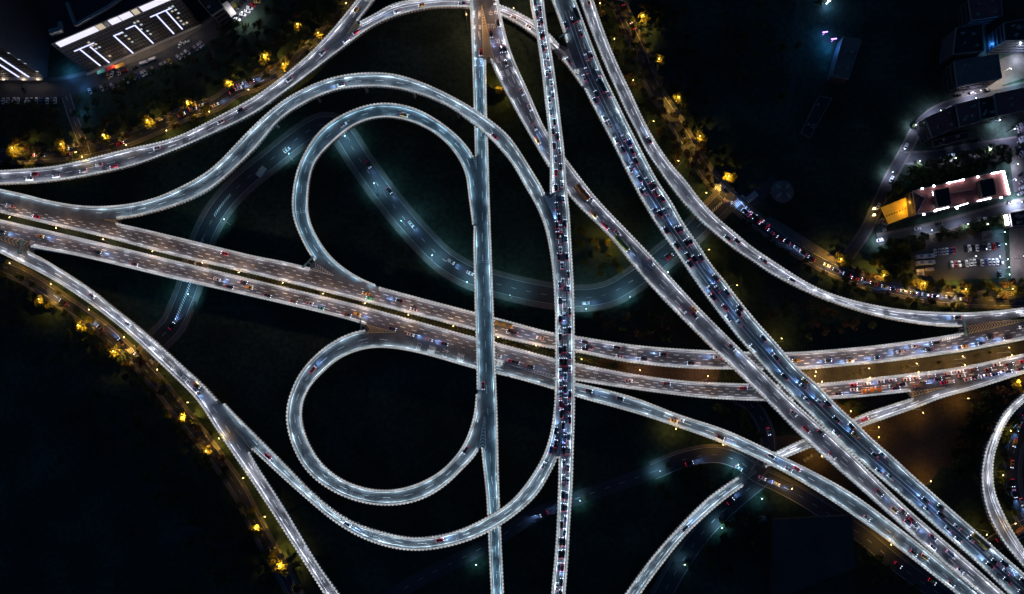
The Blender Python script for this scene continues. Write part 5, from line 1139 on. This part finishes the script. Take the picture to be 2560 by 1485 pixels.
# buses, trucks, vans on the viaducts
def big(kind, paint, key, sg, px, py, label, cat, beam=False):
    w = WAYS[key]; x, y, z, i = w.near(px, py); d = np.array([x, y]) - w.C[i]; la = float(d @ w.N[i]); lim = w.W[i] / 2 - 3.2; la = max(-lim, min(lim, la)); p = w.C[i] + w.N[i] * la; t = w.T[i] * sg
    vehicle(kind, paint, (float(p[0]), float(p[1]), z + .03), math.atan2(t[1], t[0]), label, cat, None, cat.split()[-1], True, 0, beam)
M['car_o'] = mat("car_paint_orange", (.62, .20, .02), .4); M['car_u'] = mat("car_paint_dark_green", (.03, .07, .06), .4); M['car_v'] = mat("car_paint_lime", (.42, .48, .06), .4)
big('bus', 'o', 'R56', 1, 1456, 482, "orange bus on the straight diagonal viaduct just right of the jammed one", 'bus')
big('bus', 'v', 'R56', 1, 1554, 609, "lime green bus by the amber tree on the straight diagonal viaduct", 'bus', True)
big('truck', 'u', 'R8', -1, 1442, 38, "dark truck at the top end of the four lane viaduct", 'truck')
big('truck', 'u', 'R8', -1, 1503, 216, "dark green truck in the right lanes of the four lane viaduct, below the gore", 'truck')
big('bus', 'o', 'R11', 1, 2177, 985, "orange brown bus on the lower carriageway beside the jam", 'bus')
big('bus', 'y', 'R10', -1, 1259, 811, "golden bus on the upper carriageway between the two tall viaducts", 'bus')
big('bus', 'y', 'R8', -1, 2450, 1348, "long yellow bus in the right lane of the four lane viaduct, bottom end", 'bus')
big('van', 'n', 'R11', 1, 2296, 971, "brown van at the tip of the striped gore, lower carriageway jam", 'van')
big('van', 's', 'R8', -1, 1882, 872, "silver van at the left edge of the four lane viaduct, middle", 'van')
big('van', 'w', 'R56', 1, 2372, 1383, "white van on the straight diagonal viaduct near the bottom right corner", 'van')

# parked vehicles: heading in degrees, counter-clockwise from the right of the photograph
def parked(rows, phrase, group, end="left"):
    for L_ in [sorted([r for r in rows if r[2] == c]) for c in dict.fromkeys(r[2] for r in rows)]:
        for q, (px, py, c, a) in enumerate(L_):
            col = PAINT[c][0]; n = len(L_)
            vehicle('suv' if random.random() < .25 else 'car', c, P(px, py, .05), math.radians(a), f"{ordn(q, n)} {col} parked car{' from the ' + end if n > 1 else ''} {phrase}", 'parked car', group, 'parked_car', False)
parked([(x, 253 + random.uniform(-1, 1), c, 90 + random.uniform(-4, 4)) for x, c in zip((9,21,36,46,68,79,92,103,119,130,139), "wswwwwwbwks")], "in the upright row at the left edge", "cars parked along the tower street")
parked([(226,229,'w',-60),(240,226,'k',-60),(255,222,'s',-55),(267,217,'k',-60),(281,216,'w',-55),(292,212,'k',-58),(304,205,'k',-55),(316,205,'w',-40),(326,200,'k',-55),(335,193,'s',-55),(347,191,'b',-55),(357,186,'w',-55),(364,182,'s',-55),(375,178,'k',-50),(384,174,'s',-50),(397,170,'k',-50),(406,165,'w',-50),(416,160,'s',-50),(426,154,'y',-50),(448,144,'w',-40),(459,139,'w',-40),(469,132,'w',-35),(480,126,'k',-45),(490,121,'s',-45),(499,115,'w',-45),(505,110,'s',-45)], "in the slanted row by the office", "cars parked below the office block")
parked([(313,178,'r',18),(339,169,'k',18),(451,113,'w',75),(467,106,'w',25),(272,191,'y',-60),(281,186,'w',80),(298,181,'s',105),(59,222,'k',-60)], "standing in front of the office", "cars standing before the office block")
parked([(559,62,'k',45),(571,80,'s',45),(579,57,'b',-15),(584,51,'w',-15),(594,49,'w',-15),(601,44,'k',-15),(608,37,'w',-15),(619,29,'w',-15),(625,21,'w',-15),(633,13,'r',-30),(644,5,'y',0),(566,72,'w',-30),(597,22,'k',40),(612,6,'k',40),(567,41,'w',40)], "near the white canopy, top left", "cars parked by the white canopy")
parked([(2337,631,'w',90),(2348,630,'s',90),(2357,629,'w',90),(2366,628,'w',90),(2377,627,'b',90),(2384,626,'r',90),(2413,622,'k',90),(2422,621,'w',90),(2432,620,'k',90),(2442,620,'w',90),(2452,619,'k',90),(2462,619,'k',90),(2471,617,'w',90),(2485,616,'r',90),(2495,613,'k',90)], "in the upper row of the car park", "cars in the upper car park row")
parked([(2378,662,'w',90),(2388,661,'r',90),(2397,661,'w',90),(2407,660,'k',90),(2416,659,'w',90),(2426,657,'w',90),(2435,656,'w',90),(2444,655,'k',90),(2454,657,'w',90),(2463,656,'b',90),(2472,655,'w',90),(2482,655,'w',90),(2492,654,'w',90),(2502,655,'k',90),(2498,686,'k',90)], "in the lower row of the car park", "cars in the lower car park row")
parked([(2228,448,'w',60),(2195,516,'w',60),(2291,313,'w',45),(2264,366,'w',60),(2199,601,'w',10),(2209,572,'s',100),(2293,572,'w',12),(2346,560,'k',10),(2343,397,'w',8),(2378,388,'w',8),(2395,239,'k',8),(2430,233,'s',8),(2467,226,'k',8),(2371,271,'w',35),(2446,351,'k',20),(2527,506,'s',15),(2461,547,'w',0)], "along the pale streets by the hall", "cars along the pale streets")
parked([(2547,313,'w',25),(2550,321,'w',25),(2551,329,'s',25),(2547,337,'k',25),(2553,346,'w',25),(2551,355,'w',25),(2554,364,'w',25),(2550,373,'b',25),(2554,382,'w',25),(2552,391,'s',25),(2551,436,'k',40),(2553,455,'s',35),(2554,470,'w',30),(2550,484,'w',25)], "in the column at the right edge", "cars in the right edge column", "left")
for px, py, k, c, a, lab, cat in ((361,159,'van','w',20,"white van, left one of two on the street below the office block",'van'), (383,150,'van','w',20,"white van, right one of two on the street below the office block",'van'), (2309,642,'bus','w',4,"white coach, upper of two in the car park",'coach'), (2310,658,'bus','w',4,"white coach, lower of two in the car park",'coach'), (2298,677,'van','w',3,"grey white van, upper of two stacked at the left car park end",'van'), (2298,686,'van','s',3,"silver van, lower of two stacked at the left car park end",'van'), (2322,674,'van','s',4,"silver van alone below the two white coaches",'van'), (2549,1325,'minibus','o',35,"orange minibus on the dark side street at the right edge",'minibus')):
    M.setdefault('car_' + c, M['car_w']); vehicle(k, c, P(px, py, .06), math.radians(a), lab, cat, None, {'coach': 'coach', 'van': 'van', 'minibus': 'minibus'}[cat], False)
# ---------------------------------------------------------------- lettering and arrows painted on the lanes
GL = {}
def glyph(ch):
    if ch not in GL:
        cu = bpy.data.curves.new('glyph', 'FONT'); cu.body = ch; cu.size = 1.0; cu.align_x = 'CENTER'
        o = bpy.data.objects.new('glyph', cu); COL.objects.link(o); bpy.context.view_layer.update()
        me = bpy.data.meshes.new_from_object(o.evaluated_get(bpy.context.evaluated_depsgraph_get()))
        v = np.array([tuple(q.co) for q in me.vertices]) if me.vertices else np.zeros((0, 3))
        f = [tuple(p.vertices) for p in me.polygons]
        if len(v): v[:, 1] -= (v[:, 1].min() + v[:, 1].max()) / 2; v[:, 0] -= (v[:, 0].min() + v[:, 0].max()) / 2
        GL[ch] = (v, f); bpy.data.objects.remove(o); bpy.data.meshes.remove(me)
    return GL[ch]
def arrow(): return np.array([(-.07,-.5,0),(.07,-.5,0),(.07,.15,0),(.22,.12,0),(0,.5,0),(-.22,.12,0),(-.07,.15,0)]), [(0,1,2,6),(6,2,3,4),(6,4,5)]
TEXT = {  # way: (travel sign, [(px, py, sign, width m, length m)])
 'R7': (-1, [(1396,785,'线',2.4,4.6),(1398,818,'大',2.4,4.6),(1398,862,'水',2.4,4.4),(1399,893,'会',2.4,4.6),(1410,738,'田',2.2,3.6),(1411,780,'米',2.2,3.4),(1412,858,'川',2.2,4.6),(1413,897,'方',2.2,4.4),(1423,741,'重',2.2,4.6),(1425,793,'且',2.2,4.0),(1425,818,'上',2.2,3.6),(1426,860,'州',2.2,4.6),(1373,584,'↑',1.6,5.0),(1422,702,'↑',1.6,4.2),(1424,1108,'↑',1.6,4.2)]),
 'R8': (-1, [(1542,277,'海',2.6,4.6),(1556,308,'湖',2.6,4.2),(1570,336,'大',2.6,4.6),(1600,390,'中',2.6,4.4),(1526,284,'海',2.4,4.4),(1542,316,'湖',2.4,4.2),(1512,288,'海',2.4,4.2),(1531,326,'湖',2.4,4.0),(1542,346,'大',2.6,4.8),(1517,328,'海',2.4,4.4),(1546,384,'大',2.6,4.6),(1561,412,'会',2.6,4.6),(1500,260,'↑',1.6,4.6),(1513,258,'↑',1.6,4.6),
   (2480,1380,'海',2.6,4.2),(2466,1385,'海',2.4,4.2),(2452,1393,'海',2.4,4.2),(2500,1412,'湖',2.4,4.2),(2486,1426,'湖',2.4,4.2),(2474,1434,'海',2.4,4.4),(2532,1428,'大',2.6,4.8),(2503,1458,'湖',2.6,4.6),(2418,1384,'↑',1.7,5.5)]),
 'R4': (1, [(1184,36,'童',2.2,5.0),(1199,34,'美',2.2,5.0),(1186,68,'米',2.0,3.4),(1200,68,'关',2.0,3.4),(1187,92,'↑',1.4,5.2),(1200,92,'↑',1.4,5.2),(1188,120,'海',2.2,4.8),(1188,155,'工',2.4,5.2),(1203,156,'区',2.4,5.2),(1190,194,'↑',1.4,5.6),(1204,194,'↑',1.4,5.6),(1214,1052,'↑',1.2,4.2)]),
 'R56': (1, [(1214,33,'中',2.3,4.4),(1227,32,'中',2.3,4.4),(1240,30,'中',2.3,4.4),(1221,66,'山',2.3,4.0),(1233,66,'山',2.3,4.0),(1234,114,'大',2.4,4.6),(1244,104,'大',2.4,4.4),(1259,106,'大',2.4,4.4),(1244,150,'海',2.3,4.6),(1256,146,'海',2.3,4.6),(1270,142,'海',2.3,4.6),(1257,185,'湖',2.4,4.8),(1270,181,'湖',2.4,4.8),(1283,175,'湖',2.4,4.8),(1281,212,'↑',1.4,5),(1296,207,'↑',1.4,5)]),
 'R12': (1, [(392,857,'田',2.4,3.6),(381,870,'海',2.4,4.4),(419,885,'重',2.6,4.4),(408,896,'兴',2.4,4.2),(446,909,'大',2.6,4.4),(434,923,'水',2.4,4.2),(472,934,'湖',2.6,4.2),(460,948,'区',2.4,4.2),(602,1062,'↑',1.5,5)]),
 'R14': (1, [(1046,872,'由',2.3,3.6),(1078,878,'重',2.4,4.6),(1112,893,'大',2.4,4.6),(1150,900,'湖',2.4,4.6),(912,848,'↑',1.4,5),(912,857,'↑',1.4,5),(1195,1048,'↑',1.2,4.4),(1202,1058,'↑',1.2,4.4)]),
 'R11': (1, [(1048,862,'口',2.0,2.6),(1082,869,'重',2.4,4.6),(1116,877,'大',2.4,4.6),(1152,888,'湖',2.4,4.6)]),
 'R19': (1, [(1158,405,'↑',1.3,5),(826,660,'↑',1.4,5)]), 'R13': (-1, [(2510,783,'↑',1.4,6),(2515,801,'↑',1.4,6)]), 'R16': (-1, [(1955,1125,'↑',1.3,5),(2290,1004,'↑',1.2,4)]), 'R10': (-1, [])}
for key, (sg, items) in TEXT.items():
    w = WAYS[key]; mb = MB()
    for px, py, ch, wd, ln in items:
        x, y, z, i = w.near(px, py); t = w.T[i] * sg; r = np.array([t[1], -t[0]])
        j0, j1 = max(i - 6, 0), min(i + 6, len(w.C) - 1); sl = (w.Z[j1] - w.Z[j0]) / (.35 * (j1 - j0)) * sg
        if ch == '↑': v, f = arrow(); sx, sy = wd, ln
        else:
            v, f = glyph(ch)
            if not len(v): continue
            e = np.ptp(v, axis=0); sx, sy = wd / max(e[0], .3), ln / max(e[1], .3)
        a = v[:, 0:1] * sx; b_ = v[:, 1:2] * sy; q = np.array([[x, y]]) + a * r + b_ * t
        mb.add(np.column_stack([q, z + .06 + b_[:, 0] * sl]), f)
    mb.obj('lane_lettering', M['paint'], ROOT[key], tuple(ROOT[key].location), up=True)
